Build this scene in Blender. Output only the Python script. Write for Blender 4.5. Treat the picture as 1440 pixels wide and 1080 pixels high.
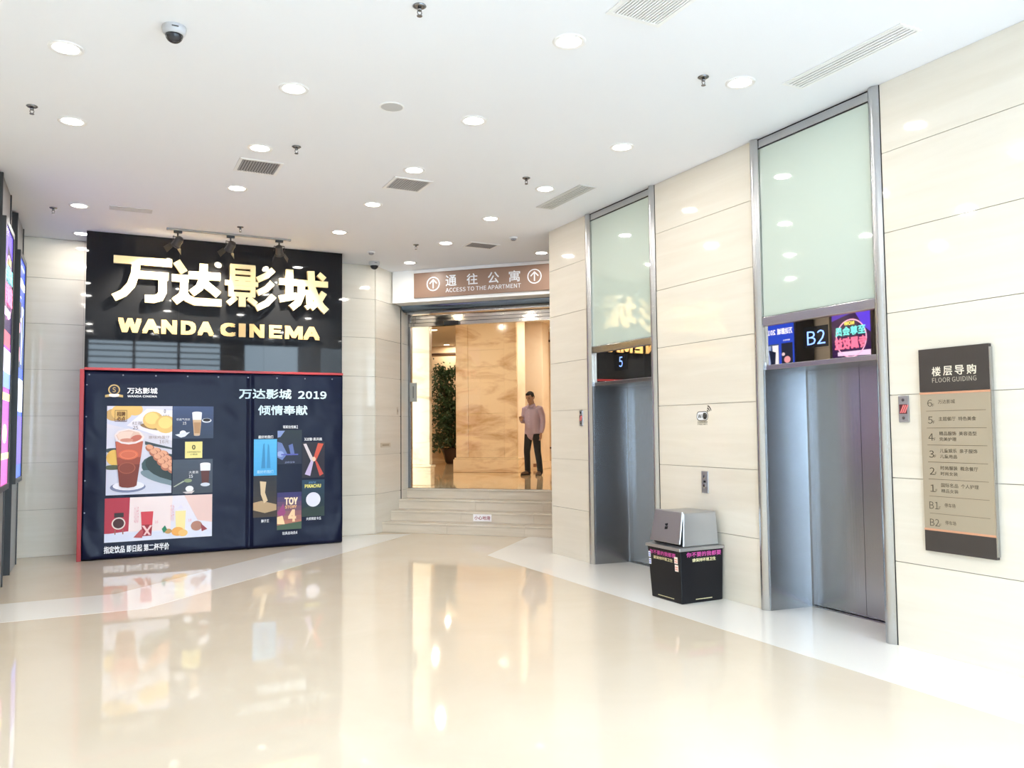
import bpy, bmesh, math, os, random
from mathutils import Vector, Matrix, noise

random.seed(7)
sc = bpy.context.scene
COL = sc.collection
for o in list(bpy.data.objects):
    bpy.data.objects.remove(o)

# ------------------------------------------------------------------ camera
F_PX, PITCH, YAW, ROLL = 1145.97, 0.05482, 0.46964, -0.00916
cam_d = bpy.data.cameras.new('camera')
cam_d.sensor_fit = 'HORIZONTAL'
cam_d.sensor_width = 36.0
cam_d.lens = 36.0 * F_PX / 1440.0
cam_d.clip_start, cam_d.clip_end = 0.05, 300
cam = bpy.data.objects.new('camera', cam_d)
COL.objects.link(cam)
fw = Vector((math.sin(YAW) * math.cos(PITCH), math.cos(YAW) * math.cos(PITCH), math.sin(PITCH)))
rt = Vector((math.cos(YAW), -math.sin(YAW), 0))
up = rt.cross(fw)
rt2 = rt * math.cos(ROLL) + up * math.sin(ROLL)
up2 = -rt * math.sin(ROLL) + up * math.cos(ROLL)
M = Matrix((rt2, up2, -fw)).transposed().to_4x4()
M.translation = Vector((0, 0, 1.6))
cam.matrix_world = M
sc.camera = cam

# ------------------------------------------------------------------ world, daylight, exposure
H = 4.174
SKY_STRENGTH = 15.5
DOWNLIGHT_W = 9.5
LOBBY_W = 52.0
SPOT_W = 480.0
world = bpy.data.worlds.new('overcast_sky')
sc.world = world
world.use_nodes = True
wn = world.node_tree
bg = wn.nodes['Background']
bg.inputs['Color'].default_value = (0.75, 0.875, 1.0, 1)
bg.inputs['Strength'].default_value = SKY_STRENGTH


def portal(name, loc, rot, sx, sy):
    d = bpy.data.lights.new(name, 'AREA')
    d.shape = 'RECTANGLE'
    d.size, d.size_y = sx, sy
    d.cycles.is_portal = True
    o = bpy.data.objects.new(name, d)
    o.location, o.rotation_euler = loc, rot
    COL.objects.link(o)


portal('daylight_portal', (1.95, -1.18, 2.05), (math.radians(90), 0, math.radians(180)), 6.6, 4.0)
portal('daylight_portal', (5.3, 0.25, 1.38), (math.radians(90), 0, math.radians(90)), 2.8, 2.7)

vs = sc.view_settings
sc.display_settings.display_device = 'sRGB'
vs.view_transform = 'Standard'
vs.look = 'None'
vs.exposure = 0.12
vs.gamma = 1.0
vs.use_curve_mapping = False
sc.cycles.use_denoising = True
sc.cycles.max_bounces = 8
sc.cycles.diffuse_bounces = 5
sc.cycles.glossy_bounces = 4
sc.cycles.sample_clamp_indirect = 20.0
sc.cycles.caustics_reflective = False
sc.cycles.caustics_refractive = False

# ------------------------------------------------------------------ materials
MATS = {}


def srgb(r, g, b):
    def c(v):
        v /= 255.0
        return v / 12.92 if v <= 0.04045 else ((v + 0.055) / 1.055) ** 2.4
    return (c(r), c(g), c(b))


def mat(name, col=(0.8, 0.8, 0.8), rough=0.5, metal=0.0, spec=0.5, emit=None, strength=0.0,
        var=None, bump=None, coat=0.0, aniso=0.0, sheen=0.0):
    """var = (second colour, noise scale vec, contrast low, high, detail); bump = (scale vec, strength)"""
    if name in MATS:
        return MATS[name]
    m = bpy.data.materials.new(name)
    m.use_nodes = True
    n, l = m.node_tree.nodes, m.node_tree.links
    b = n['Principled BSDF']
    b.inputs['Base Color'].default_value = (*col, 1)
    b.inputs['Roughness'].default_value = rough
    b.inputs['Metallic'].default_value = metal
    b.inputs['Specular IOR Level'].default_value = spec
    b.inputs['Coat Weight'].default_value = coat
    b.inputs['Coat Roughness'].default_value = 0.03
    b.inputs['Anisotropic'].default_value = aniso
    if emit:
        b.inputs['Emission Color'].default_value = (*emit, 1)
        b.inputs['Emission Strength'].default_value = strength
    if var or bump:
        geo = n.new('ShaderNodeNewGeometry')
    if var:
        c2, scale, lo, hi, det = var[:5]
        mp = n.new('ShaderNodeMapping')
        mp.inputs['Scale'].default_value = scale
        if len(var) > 5:
            mp.inputs['Rotation'].default_value = var[5]
        l.new(geo.outputs['Position'], mp.inputs['Vector'])
        nz = n.new('ShaderNodeTexNoise')
        nz.inputs['Scale'].default_value = 1.0
        nz.inputs['Detail'].default_value = det
        nz.inputs['Roughness'].default_value = 0.6
        nz.inputs['Distortion'].default_value = 0.6
        l.new(mp.outputs['Vector'], nz.inputs['Vector'])
        rp = n.new('ShaderNodeValToRGB')
        rp.color_ramp.elements[0].position = lo
        rp.color_ramp.elements[0].color = (*col, 1)
        rp.color_ramp.elements[1].position = hi
        rp.color_ramp.elements[1].color = (*c2, 1)
        l.new(nz.outputs['Fac'], rp.inputs['Fac'])
        oi = n.new('ShaderNodeObjectInfo')
        mx = n.new('ShaderNodeHueSaturation')
        mr = n.new('ShaderNodeMapRange')
        mr.inputs['To Min'].default_value = 0.975
        mr.inputs['To Max'].default_value = 1.02
        l.new(oi.outputs['Random'], mr.inputs['Value'])
        l.new(mr.outputs['Result'], mx.inputs['Value'])
        l.new(rp.outputs['Color'], mx.inputs['Color'])
        l.new(mx.outputs['Color'], b.inputs['Base Color'])
    if bump:
        mp2 = n.new('ShaderNodeMapping')
        mp2.inputs['Scale'].default_value = bump[0]
        l.new(geo.outputs['Position'], mp2.inputs['Vector'])
        nz2 = n.new('ShaderNodeTexNoise')
        nz2.inputs['Scale'].default_value = 1.0
        nz2.inputs['Detail'].default_value = 3
        l.new(mp2.outputs['Vector'], nz2.inputs['Vector'])
        bp = n.new('ShaderNodeBump')
        bp.inputs['Strength'].default_value = bump[1]
        bp.inputs['Distance'].default_value = 0.01
        l.new(nz2.outputs['Fac'], bp.inputs['Height'])
        l.new(bp.outputs['Normal'], b.inputs['Normal'])
    MATS[name] = m
    return m


def glass_mat(name, tint=(1, 1, 1)):
    m = bpy.data.materials.new(name)
    m.use_nodes = True
    n, l = m.node_tree.nodes, m.node_tree.links
    n.remove(n['Principled BSDF'])
    tr = n.new('ShaderNodeBsdfTransparent')
    tr.inputs['Color'].default_value = (*tint, 1)
    gl = n.new('ShaderNodeBsdfGlossy')
    gl.inputs['Roughness'].default_value = 0.01
    fr = n.new('ShaderNodeFresnel')
    fr.inputs['IOR'].default_value = 1.22
    mx = n.new('ShaderNodeMixShader')
    l.new(fr.outputs[0], mx.inputs[0])
    l.new(tr.outputs[0], mx.inputs[1])
    l.new(gl.outputs[0], mx.inputs[2])
    l.new(mx.outputs[0], n['Material Output'].inputs['Surface'])
    MATS[name] = m
    return m


def flat(name, rgb, rough=0.5, spec=0.3):
    return mat(name, srgb(*rgb), rough, 0, spec)


def lit(rgb, s=1.0):
    k = 'backlit_%d_%d_%d_%.2f' % (*rgb, s)
    c = srgb(*rgb)
    return mat(k, tuple(x * 0.2 for x in c), 0.25, 0, 0.5, emit=c, strength=s)


STONE = mat('cream_travertine', (0.715, 0.665, 0.58), 0.055, 0, 0.55,
            var=((0.665, 0.61, 0.52), (0.7, 0.7, 9.0), 0.35, 0.75, 5))
MARBLE = mat('golden_veined_marble', (0.90, 0.74, 0.52), 0.12, 0, 0.4,
             var=((0.50, 0.27, 0.10), (1.1, 1.1, 3.0), 0.47, 0.74, 9, (0.5, 0.3, 0.4)))
LOBBY_WALL = mat('warm_beige_wall', (0.80, 0.62, 0.42), 0.3, 0, 0.3,
                 var=((0.70, 0.52, 0.33), (1, 1, 3), 0.4, 0.8, 4))
PALE_MARBLE = mat('pale_marble', (0.92, 0.80, 0.66), 0.2, 0, 0.35,
                  var=((0.80, 0.62, 0.45), (0.8, 0.8, 1.2), 0.5, 0.9, 5))  # pilaster stone; on the column it stands for light on the side
FLOOR = mat('polished_beige_tile', (0.66, 0.58, 0.475), 0.04, 0, 0.34,
            var=((0.625, 0.54, 0.43), (0.9, 0.9, 1), 0.35, 0.7, 4))
BAND = mat('polished_white_tile', (0.80, 0.78, 0.745), 0.045, 0, 0.36)
LOBBY_FLOOR = mat('polished_lobby_marble', (0.74, 0.55, 0.34), 0.05, 0, 0.5,
                  var=((0.60, 0.42, 0.24), (0.7, 0.7, 1), 0.4, 0.75, 5))
STEP = mat('grey_beige_step_stone', (0.66, 0.585, 0.49), 0.16, 0, 0.35,
           var=((0.58, 0.505, 0.41), (1.2, 1.2, 12), 0.4, 0.75, 4))
JOINT = mat('joint_filler', (0.42, 0.37, 0.31), 0.8, 0, 0.1)
CEIL = mat('white_ceiling_paint', (0.81, 0.83, 0.88), 0.9, 0, 0.1)
WHITE = mat('white_plaster', (0.86, 0.86, 0.86), 0.7, 0, 0.2)
WHITE_METAL = mat('white_lacquer', (0.82, 0.82, 0.83), 0.35, 0, 0.4)
STEEL = mat('brushed_stainless', (0.50, 0.50, 0.505), 0.24, 1.0, 0.5, bump=((3, 3, 0.25), 0.02))
STEEL_DOOR = mat('brushed_stainless_door', (0.40, 0.41, 0.43), 0.27, 1.0, 0.5, bump=((60, 60, 0.4), 0.04))
STEEL_DARK = mat('dark_stainless', (0.22, 0.22, 0.23), 0.25, 1.0, 0.5)
CHROME = mat('chrome', (0.45, 0.45, 0.46), 0.15, 1.0, 0.5)
SLIT = mat('dark_gap', (0.02, 0.02, 0.022), 0.7, 0, 0.2)
BACKGLASS = mat('pale_green_back_painted_glass', srgb(186, 198, 188), 0.03, 0, 0.6, coat=0.8)
MIRROR = mat('black_mirror_glass', (0.56, 0.51, 0.46), 0.015, 1.0, 0.5)
BLACKGLASS = mat('glossy_black_glass', (0.008, 0.009, 0.012), 0.03, 0, 0.26)
BLACK = mat('satin_black_metal', (0.018, 0.018, 0.02), 0.35, 0, 0.5)
GREYFACE = mat('dark_grey_laminate', (0.16, 0.15, 0.145), 0.3, 0, 0.4)
GOLD = mat('gold_painted_metal', (0.88, 0.69, 0.36), 0.38, 0.12, 0.5)
GOLD2 = mat('pale_gold_face', (0.62, 0.41, 0.17), 0.42, 0.15, 0.5)
RED = mat('red_frame_paint', srgb(160, 38, 42), 0.4)
VINYL = mat('navy_vinyl', (0.0045, 0.007, 0.026), 0.30, 0, 0.13, bump=((1.6, 1.6, 2.0), 1.0))
PRINTW = mat('white_print', (0.80, 0.82, 0.86), 0.5, 0, 0.3)
PRINTC = mat('pale_cyan_print', (0.60, 0.76, 0.86), 0.5, 0, 0.3)
BROWN = mat('bronze_sign_face', srgb(146, 118, 102), 0.35, 0, 0.4)
LENS = mat('downlight_lens', (0.9, 0.9, 0.9), 0.5, 0, 0.2, emit=(1.0, 0.95, 0.86), strength=16.0)
LENS_W = mat('warm_downlight_lens', (0.9, 0.9, 0.9), 0.5, 0, 0.2, emit=(1.0, 0.86, 0.62), strength=18.0)
LENS_S = mat('spot_lens', (0.9, 0.9, 0.9), 0.5, 0, 0.2, emit=(1.0, 0.86, 0.62), strength=120.0)
VENTG = mat('vent_grey', (0.33, 0.33, 0.345), 0.6, 0, 0.2)
VENTD = mat('vent_dark', (0.10, 0.10, 0.11), 0.8, 0, 0.1)
GLASS = glass_mat('clear_door_glass', (0.97, 0.985, 0.97))
WINGLASS = glass_mat('facade_glass', (0.90, 0.95, 0.97))
PAVE = mat('pale_grey_paving', (0.58, 0.59, 0.61), 0.8, 0, 0.2, var=((0.52, 0.53, 0.55), (2, 2, 1), 0.3, 0.7, 3))


# ------------------------------------------------------------------ geometry helpers
class MB:
    """collects faces, becomes ONE mesh object"""
    def __init__(s, T=None):
        s.v, s.f, s.mi, s.T = [], [], [], T

    def P(s, p):
        p = Vector(p)
        s.v.append(s.T(p) if s.T else p)
        return len(s.v) - 1

    def face(s, pts, mi=0):
        s.f.append([s.P(p) for p in pts])
        s.mi.append(mi)
        return s

    def box(s, x0, x1, y0, y1, z0, z1, mi=0):
        i = [s.P((x, y, z)) for z in (z0, z1) for y in (y0, y1) for x in (x0, x1)]
        for a, b, c, d in ((0, 2, 3, 1), (4, 5, 7, 6), (0, 1, 5, 4), (1, 3, 7, 5), (3, 2, 6, 7), (2, 0, 4, 6)):
            s.f.append([i[a], i[b], i[c], i[d]])
            s.mi.append(mi)
        return s

    def hexa(s, lo, hi, mi=0):
        """two quads joined"""
        n = len(lo)
        a = [s.P(p) for p in lo]
        b = [s.P(p) for p in hi]
        s.f.append(a[::-1]); s.mi.append(mi)
        s.f.append(b); s.mi.append(mi)
        for k in range(n):
            s.f.append([a[k], a[(k + 1) % n], b[(k + 1) % n], b[k]]); s.mi.append(mi)
        return s

    def prism(s, poly, fn0, fn1, mi=0):
        return s.hexa([fn0(p) for p in poly], [fn1(p) for p in poly], mi)

    def lathe(s, prof, c=(0, 0, 0), n=24, mi=0, ax=None, cap=True):
        """prof (r, h) about axis"""
        c = Vector(c)
        ax = Vector(ax or (0, 0, 1)).normalized()
        e1 = ax.orthogonal().normalized()
        e2 = ax.cross(e1)
        rings = []
        for r, h in prof:
            rings.append([s.P(c + ax * h + (e1 * math.cos(2 * math.pi * k / n) + e2 * math.sin(2 * math.pi * k / n)) * r)
                          for k in range(n)])
        for a, b in zip(rings, rings[1:]):
            for k in range(n):
                s.f.append([a[k], a[(k + 1) % n], b[(k + 1) % n], b[k]]); s.mi.append(mi)
        if cap:
            s.f.append(rings[0][::-1]); s.mi.append(mi)
            s.f.append(rings[-1]); s.mi.append(mi)
        return s

    def tube(s, pts, rad, n=12, mi=0, flat=None):
        """rad: list of r or (ra, rb); flat: reference direction for ra"""
        pts = [Vector(p) for p in pts]
        rings = []
        ref = Vector(flat) if flat else None
        for k, p in enumerate(pts):
            d = (pts[min(k + 1, len(pts) - 1)] - pts[max(k - 1, 0)]).normalized()
            e1 = (ref - d * ref.dot(d)).normalized() if ref else d.orthogonal().normalized()
            e2 = d.cross(e1)
            r = rad[k] if isinstance(rad, (list, tuple)) else rad
            ra, rb = r if isinstance(r, tuple) else (r, r)
            rings.append([s.P(p + e1 * ra * math.cos(2 * math.pi * j / n) + e2 * rb * math.sin(2 * math.pi * j / n))
                          for j in range(n)])
            if not ref:
                ref = e1
        for a, b in zip(rings, rings[1:]):
            for k in range(n):
                s.f.append([a[k], a[(k + 1) % n], b[(k + 1) % n], b[k]]); s.mi.append(mi)
        s.f.append(rings[0][::-1]); s.mi.append(mi)
        s.f.append(rings[-1]); s.mi.append(mi)
        return s

    def ball(s, c, r, n=14, m=9, mi=0, R=None):
        c = Vector(c)
        rx, ry, rz = r if isinstance(r, tuple) else (r, r, r)
        R = R or Matrix.Identity(3)
        rings = []
        for j in range(1, m):
            t = math.pi * j / m
            rings.append([s.P(c + R @ Vector((rx * math.sin(t) * math.cos(2 * math.pi * k / n),
                                              ry * math.sin(t) * math.sin(2 * math.pi * k / n), -rz * math.cos(t))))
                          for k in range(n)])
        b0, b1 = s.P(c + R @ Vector((0, 0, -rz))), s.P(c + R @ Vector((0, 0, rz)))
        for a, b in zip(rings, rings[1:]):
            for k in range(n):
                s.f.append([a[k], a[(k + 1) % n], b[(k + 1) % n], b[k]]); s.mi.append(mi)
        for k in range(n):
            s.f.append([b0, rings[0][(k + 1) % n], rings[0][k]]); s.mi.append(mi)
            s.f.append([b1, rings[-1][k], rings[-1][(k + 1) % n]]); s.mi.append(mi)
        return s

    def build(s, name, mats, parent=None, smooth=False, bevel=0):
        me = bpy.data.meshes.new(name)
        off = wloc(parent) if parent else Vector((0, 0, 0))
        me.from_pydata([v - off for v in s.v], [], s.f)
        if not isinstance(mats, (list, tuple)):
            mats = [mats]
        for m in mats:
            me.materials.append(m)
        if len(mats) > 1:
            me.polygons.foreach_set('material_index', s.mi)
        if smooth:
            me.polygons.foreach_set('use_smooth', [True] * len(me.polygons))
        me.update()
        o = bpy.data.objects.new(name, me)
        COL.objects.link(o)
        if parent:
            o.parent = parent
        if smooth == 'auto':
            bm = bmesh.new(); bm.from_mesh(me)
            for e in bm.edges:
                if len(e.link_faces) == 2 and e.calc_face_angle(0) > 0.6:
                    e.smooth = False
            bm.to_mesh(me); bm.free()
        if bevel:
            b = o.modifiers.new('edge', 'BEVEL')
            b.width, b.segments, b.limit_method = bevel, 2, 'ANGLE'
        return o


def wloc(o):
    p = Vector((0, 0, 0))
    while o:
        p += o.location
        o = o.parent
    return p


def thing(name, label, cat, loc=(0, 0, 0), group=None):
    o = bpy.data.objects.new(name, None)
    o.empty_display_size = 0.1
    o.location = loc
    COL.objects.link(o)
    o['label'], o['category'] = label, cat
    if group:
        o['group'] = group
    return o


def tag(o, label, cat, group=None):
    o['label'], o['category'] = label, cat
    if group:
        o['group'] = group
    return o


def struct(o, label=None):
    o['kind'] = 'structure'
    if label:
        o['label'] = label
    return o


def lab(o, s):
    o['label'] = s
    return o


S2 = math.sqrt(2)


def E(p):
    """entry coordinates (u along the doorway, v into it, z) -> world"""
    return Vector(((p[0] + p[1]) / S2, (p[1] - p[0]) / S2, p[2]))


TXT = {}
SANS = None
try:        # the plain sans that ships inside Blender; without it Blender's own default face is used
    SANS = bpy.data.fonts.load(os.path.join(bpy.utils.resource_path('LOCAL'), 'datafiles', 'fonts', 'Noto Sans CJK Regular.woff2'))
except Exception:
    SANS = None


def text_geo(s, bold=0.0, res=2):
    k = (s, bold, res)
    if k not in TXT:
        c = bpy.data.curves.new('lettering', 'FONT')
        c.body = s
        if SANS and all(ord(q) < 128 for q in s):
            c.font = SANS
        c.resolution_u = res
        c.offset = bold
        o = bpy.data.objects.new('lettering', c)
        m = o.to_mesh()
        vs_ = [(v.co.x, v.co.y) for v in m.vertices]
        fs = [list(p.vertices) for p in m.polygons]
        o.to_mesh_clear()
        bpy.data.objects.remove(o)
        bpy.data.curves.remove(c)
        x0, x1 = min(v[0] for v in vs_), max(v[0] for v in vs_)
        y0, y1 = min(v[1] for v in vs_), max(v[1] for v in vs_)
        TXT[k] = ([((x - x0) / (x1 - x0), (y - y0) / (y1 - y0)) for x, y in vs_], fs, (x1 - x0) / (y1 - y0))
    return TXT[k]


def text_into(mb, s, fn, a0, a1, b0, b1, bold=0.0, mi=0, res=2, depth=None):
    """flat text stretched into the rectangle a0..a1 x b0..b1 of a surface; fn(a, b, out) -> point"""
    if bold > 0:      # heavier strokes: printed several times, slightly shifted
        d = bold * 1.1 * (b1 - b0)
        for k, (dx, dy) in enumerate(((-1, -1), (1, -1), (-1, 1), (1, 1), (0, 0))):
            text_into(mb, s, lambda a, b, o, k=k, dx=dx, dy=dy: fn(a + dx * d, b + dy * d, o + k * 0.00004), a0 + d, a1 - d, b0 + d, b1 - d, 0.0, mi, res, depth)
        return mb
    vs_, fs, _ = text_geo(s, 0.0, res)
    out = depth or 0.0
    base = len(mb.v)
    for x, y in vs_:
        mb.P(fn(a0 + (a1 - a0) * x, b0 + (b1 - b0) * y, out))
    for f in fs:
        mb.f.append([base + i for i in f]); mb.mi.append(mi)
    if depth:
        b2 = len(mb.v)
        for x, y in vs_:
            mb.P(fn(a0 + (a1 - a0) * x, b0 + (b1 - b0) * y, 0.0))
        cnt = {}
        for f in fs:
            for i in range(len(f)):
                e = (f[i], f[(i + 1) % len(f)])
                cnt.setdefault(tuple(sorted(e)), []).append(e)
        for es in cnt.values():
            if len(es) == 1:
                a, b = es[0]
                mb.f.append([base + a, b2 + a, b2 + b, base + b]); mb.mi.append(mi)
    return mb


def text_obj(name, s, fn, a0, a1, b0, b1, m, parent, bold=0.0, res=2, depth=None):
    mb = MB()
    text_into(mb, s, fn, a0, a1, b0, b1, bold, 0, res, depth)
    return mb.build(name, m, parent)


def copy_thing(root, loc, label, group=None):
    r = root.copy(); COL.objects.link(r)
    r.location = loc
    r['label'] = label
    if group:
        r['group'] = group
    for ch in root.children:
        c = ch.copy(); COL.objects.link(c); c.parent = r
        for g in ch.children:
            d = g.copy(); COL.objects.link(d); d.parent = c
    return r


# ------------------------------------------------------------------ setting: floor, ceiling
XR, YW, YS = 5.2245, 12.27, 11.593
ROWS = [0.0, 0.607, 1.215, 1.822, 2.43, 3.035, 3.64, H]

floor = struct(MB().face([(-1.6, -1.4, 0), (5.6, -1.4, 0), (6.1, 1.7, 0), (8.6, 9.0, 0), (8.6, 14, 0), (-1.6, 14, 0)]).build('floor', FLOOR))


def slab(name, poly, z0, z1, m, parent):
    return MB().prism(poly, lambda p: (p[0], p[1], z0), lambda p: (p[0], p[1], z1)).build(name, m, parent)


slab('border_strip', [(4.43, -1.2), (XR + 0.1, -1.2), (XR + 0.1, 1.6), (XR + 0.6, 1.72), (XR + 0.6, 9.2), (8.2, 9.2), (8.2, 10.5), (5.68, 10.72), (4.43, 9.46)],
     -0.01, 0.0012, BAND, floor)
slab('border_strip', [(-1.4, 8.2), (0.42, 8.2), (4.32, 11.98), (3.42, 12.3), (0.18, 9.08), (-1.4, 9.08)], -0.01, 0.0012, BAND, floor)

ceil = struct(MB().box(-1.7, 9.0, -1.45, 14.5, H, H + 0.1).build('ceiling', CEIL))


def panel_rows(parent, segs, fn, t, m, rows=ROWS, g=0.0022):
    """stone panels with recessed joints; segs along the wall, fn(a, z, out) -> point"""
    for a0, a1 in segs:
        for z0, z1 in zip(rows, rows[1:]):
            mb = MB()
            q = [(a0 + g, z0 + g), (a1 - g, z0 + g), (a1 - g, z1 - g), (a0 + g, z1 - g)]
            mb.prism(q, lambda p: fn(p[0], p[1], -t), lambda p: fn(p[0], p[1], 0))
            mb.build('stone_panel', m, parent)


# right wall (with two lift openings), face at x = XR
LIFTS = [(7.5935, 'far'), (4.798, 'near')]
wr = MB()
for y0, y1 in ((1.70, 4.115), (5.481, 6.911), (8.276, 9.19)):
    wr.box(XR + 0.022, XR + 0.9, y0, y1, 0, H)
wall_right = struct(wr.build('wall_right', JOINT))
panel_rows(wall_right, [(1.71, 2.912), (2.912, 4.115), (5.481, 6.911), (8.276, 9.19)],
           lambda a, z, o: (XR - o, a, z), 0.024, STONE)
# return of the right wall beside the stair
wrt = struct(MB().box(XR + 0.9, 8.6, 9.0, 9.168, 0, H).build('wall_return', JOINT))
panel_rows(wrt, [(XR, 6.42), (6.42, 7.62), (7.62, 8.6)], lambda a, z, o: (a, 9.19 + o, z), 0.024, STONE)
# back wall
wb = struct(MB().box(-1.6, 3.80, YW + 0.022, YW + 0.25, 0, H).build('wall_back', JOINT))
panel_rows(wb, [(-1.4, -0.2), (-0.2, 1.0), (1.0, 2.2), (2.2, 3.1), (3.1, 3.83)], lambda a, z, o: (a, YW - o, z), 0.024, STONE)
# left wall
wl = struct(MB().box(-1.7, -1.422, -1.4, YW + 0.2, 0, H).build('wall_left', JOINT))
panel_rows(wl, [(-1.5 + 1.5 * k, -1.5 + 1.5 * (k + 1)) for k in range(9)] + [(12.0, YW)],
           lambda a, z, o: (-1.4 + o, a, z), 0.024, STONE)
# 45 degree wall beside the steps
UW = -5.955
wc = struct(MB(E).box(-6.7, UW - 0.022, 11.45, 12.70, 0, H).build('wall_corner', JOINT))
panel_rows(wc, [(11.392, 12.27), (12.34, 12.68)], lambda a, z, o: E((UW + o, a, z)), 0.024, STONE)
# small brass plates on that wall
for (v, z, w, h, lb) in ((12.15, 1.91, 0.05, 0.12, 'small grey switch plate on angled stone wall beside the shutter guide'),
                         (11.72, 1.36, 0.34, 0.07, 'faint beige slot plate low on the angled stone wall by the steps')):
    t = thing('wall_plate', lb, 'plate', E((UW, v, z)))
    MB(E).box(UW, UW + 0.006, v - w / 2, v + w / 2, z - h / 2, z + h / 2).build('plate', mat('beige_plate', (0.50, 0.42, 0.32), 0.4), t, bevel=0.002)
    MB(E).box(UW + 0.006, UW + 0.008, v - w / 3, v + w / 3, z - h / 5, z + h / 5).build('slot', mat('plate_slot', (0.33, 0.27, 0.2), 0.5), t)

# facade behind the viewer: daylight comes in here
fl = struct(MB().box(-1.6, -0.3, -1.4, -1.1, 0, H).box(3.1, 3.7, -1.4, -1.1, 0, H).build('wall_front', STONE))


def window(name, along, a0, a1, base, nv, louver=False):
    """full-height glazing; along 'x' at y=base or 'y' at x=base"""
    def pt(a, d, z):
        return (a, base + d, z) if along == 'x' else (base + d, a, z)
    fr = MB()

    def bx(mb, a0, a1, z0, z1, d0=-0.05, d1=0.05):
        mb.hexa([pt(a0, d0, z0), pt(a1, d0, z0), pt(a1, d1, z0), pt(a0, d1, z0)],
                [pt(a0, d0, z1), pt(a1, d0, z1), pt(a1, d1, z1), pt(a0, d1, z1)])
    for k in range(nv + 1):
        a = a0 + (a1 - a0) * k / nv
        bx(fr, a - 0.035, a + 0.035, 0, H)
    for z in (0.04, 2.5, H - 0.05):
        bx(fr, a0, a1, z - 0.04, z + 0.04)
    w = struct(fr.build(name, BLACK))
    for k in range(nv):
        p0, p1 = a0 + (a1 - a0) * k / nv + 0.035, a0 + (a1 - a0) * (k + 1) / nv - 0.035
        for z0, z1 in ((0.08, 2.46), (2.54, H - 0.09)):
            g = MB(); bx(g, p0, p1, z0, z1, -0.006, 0.006); g.build('pane', WINGLASS, w)
    if louver:
        for k in range(9):
            z = 2.62 + k * 0.17
            l_ = MB(); bx(l_, a0 + 0.04, a1 - 0.04, z, z + 0.03, -0.26, -0.08); l_.build('slat', GREYFACE, w)
    return w


window('window_1', 'x', -0.3, 3.1, -1.25, 3, True)
window('window_2', 'x', 3.7, 5.3, -1.25, 1)
window('window_3', 'y', -1.2, 1.7, 5.35, 3)
struct(MB().box(5.25, 5.33, -1.2, 1.7, 2.75, H).build('wall_side_daylight_block', WHITE))  # unseen panel added to keep daylight off the upper walls
MB().face([(-30, -40, -0.05), (40, -40, -0.05), (40, -1.4, -0.05), (-30, -1.4, -0.05)]).face(
    [(5.6, -1.4, -0.05), (40, -1.4, -0.05), (40, 1.7, -0.05), (6.2, 1.7, -0.05)]).build('ground', PAVE)['kind'] = 'structure'

# ------------------------------------------------------------------ steps and lobby
Z1 = 0.62
NOSE = [(11.61, 0.155), (11.90, 0.31), (12.20, 0.465), (12.50, 0.62)]
stair = struct(MB(E).box(UW, -1.0, 11.95, 12.62, 0, 0.12).build('stair', JOINT))
for k, (v, z) in enumerate(NOSE):
    v1 = NOSE[k + 1][0] + 0.03 if k < 3 else 12.66
    z0 = z - 0.155
    n = 4
    cuts = [UW, -4.86 + 0.12 * k, -3.62 + 0.06 * k, -2.4, -1.0]
    for a0, a1 in zip(cuts, cuts[1:]):
        MB(E).box(a0 + 0.0015, a1 - 0.0015, v, v + 0.02, z0 + 0.002, z - 0.032).build('riser', STEP, stair)
        MB(E).box(a0 + 0.0015, a1 - 0.0015, v - 0.012, v1, z - 0.028, z).build('tread', STEP, stair, bevel=0.003)
    MB(E).box(UW, -1.0, v + 0.006, v + 0.03, z0, z - 0.02).build('joint_strip', JOINT, stair)

lobby_floor = struct(MB(E).box(-12.2, -0.8, 12.655, 24.2, Z1 - 0.1, Z1).build('floor', LOBBY_FLOOR))
lobby_ceil = struct(MB(E).box(-12.2, -0.8, 12.65, 24.2, H + 0.02, H + 0.12).build('ceiling', mat('lobby_ceiling_paint', (0.80, 0.74, 0.66), 0.8)))


def lobby_wall(name, u0, u1, v0, v1, face_v):
    w = struct(MB(E).box(u0, u1, v0, v1, Z1, H + 0.05).build(name, LOBBY_WALL))
    return w


wA = lobby_wall('wall_lobby_back', -12.2, -6.4, 23.5, 23.8, 23.5)
wB = lobby_wall('wall_lobby_side', -6.4, -0.8, 21.1, 21.4, 21.1)
struct(MB(E).box(-6.42, -6.2, 21.1, 23.6, Z1, H + 0.05).build('wall_lobby_corner', LOBBY_WALL))
struct(MB(E).box(-12.3, -12.1, 13.2, 24, Z1, H + 0.05).build('wall_lobby_left', LOBBY_WALL))
struct(MB(E).box(-1.0, -0.8, 11.5, 21.3, 0, H + 0.05).build('wall_lobby_right', LOBBY_WALL))
struct(MB(E).box(-12.2, -6.5, 13.62, 13.8, 0, H + 0.05).build('wall_lobby_front', LOBBY_WALL))
WOODB = mat('dark_brown_wood', (0.07, 0.035, 0.02), 0.35)
for u0, u1, v in ((-12.1, -6.42, 23.5), (-6.2, -1.0, 21.1)):
    struct(MB(E).box(u0, u1, v - 0.05, v, 3.92, 3.98).build('trim_1', WOODB))
    struct(MB(E).box(u0, u1, v - 0.04, v, 1.06, 1.10).build('trim_2', WOODB))
    struct(MB(E).box(u0, u1, v - 0.03, v, Z1, Z1 + 0.14).build('baseboard_lobby', MARBLE))

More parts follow.
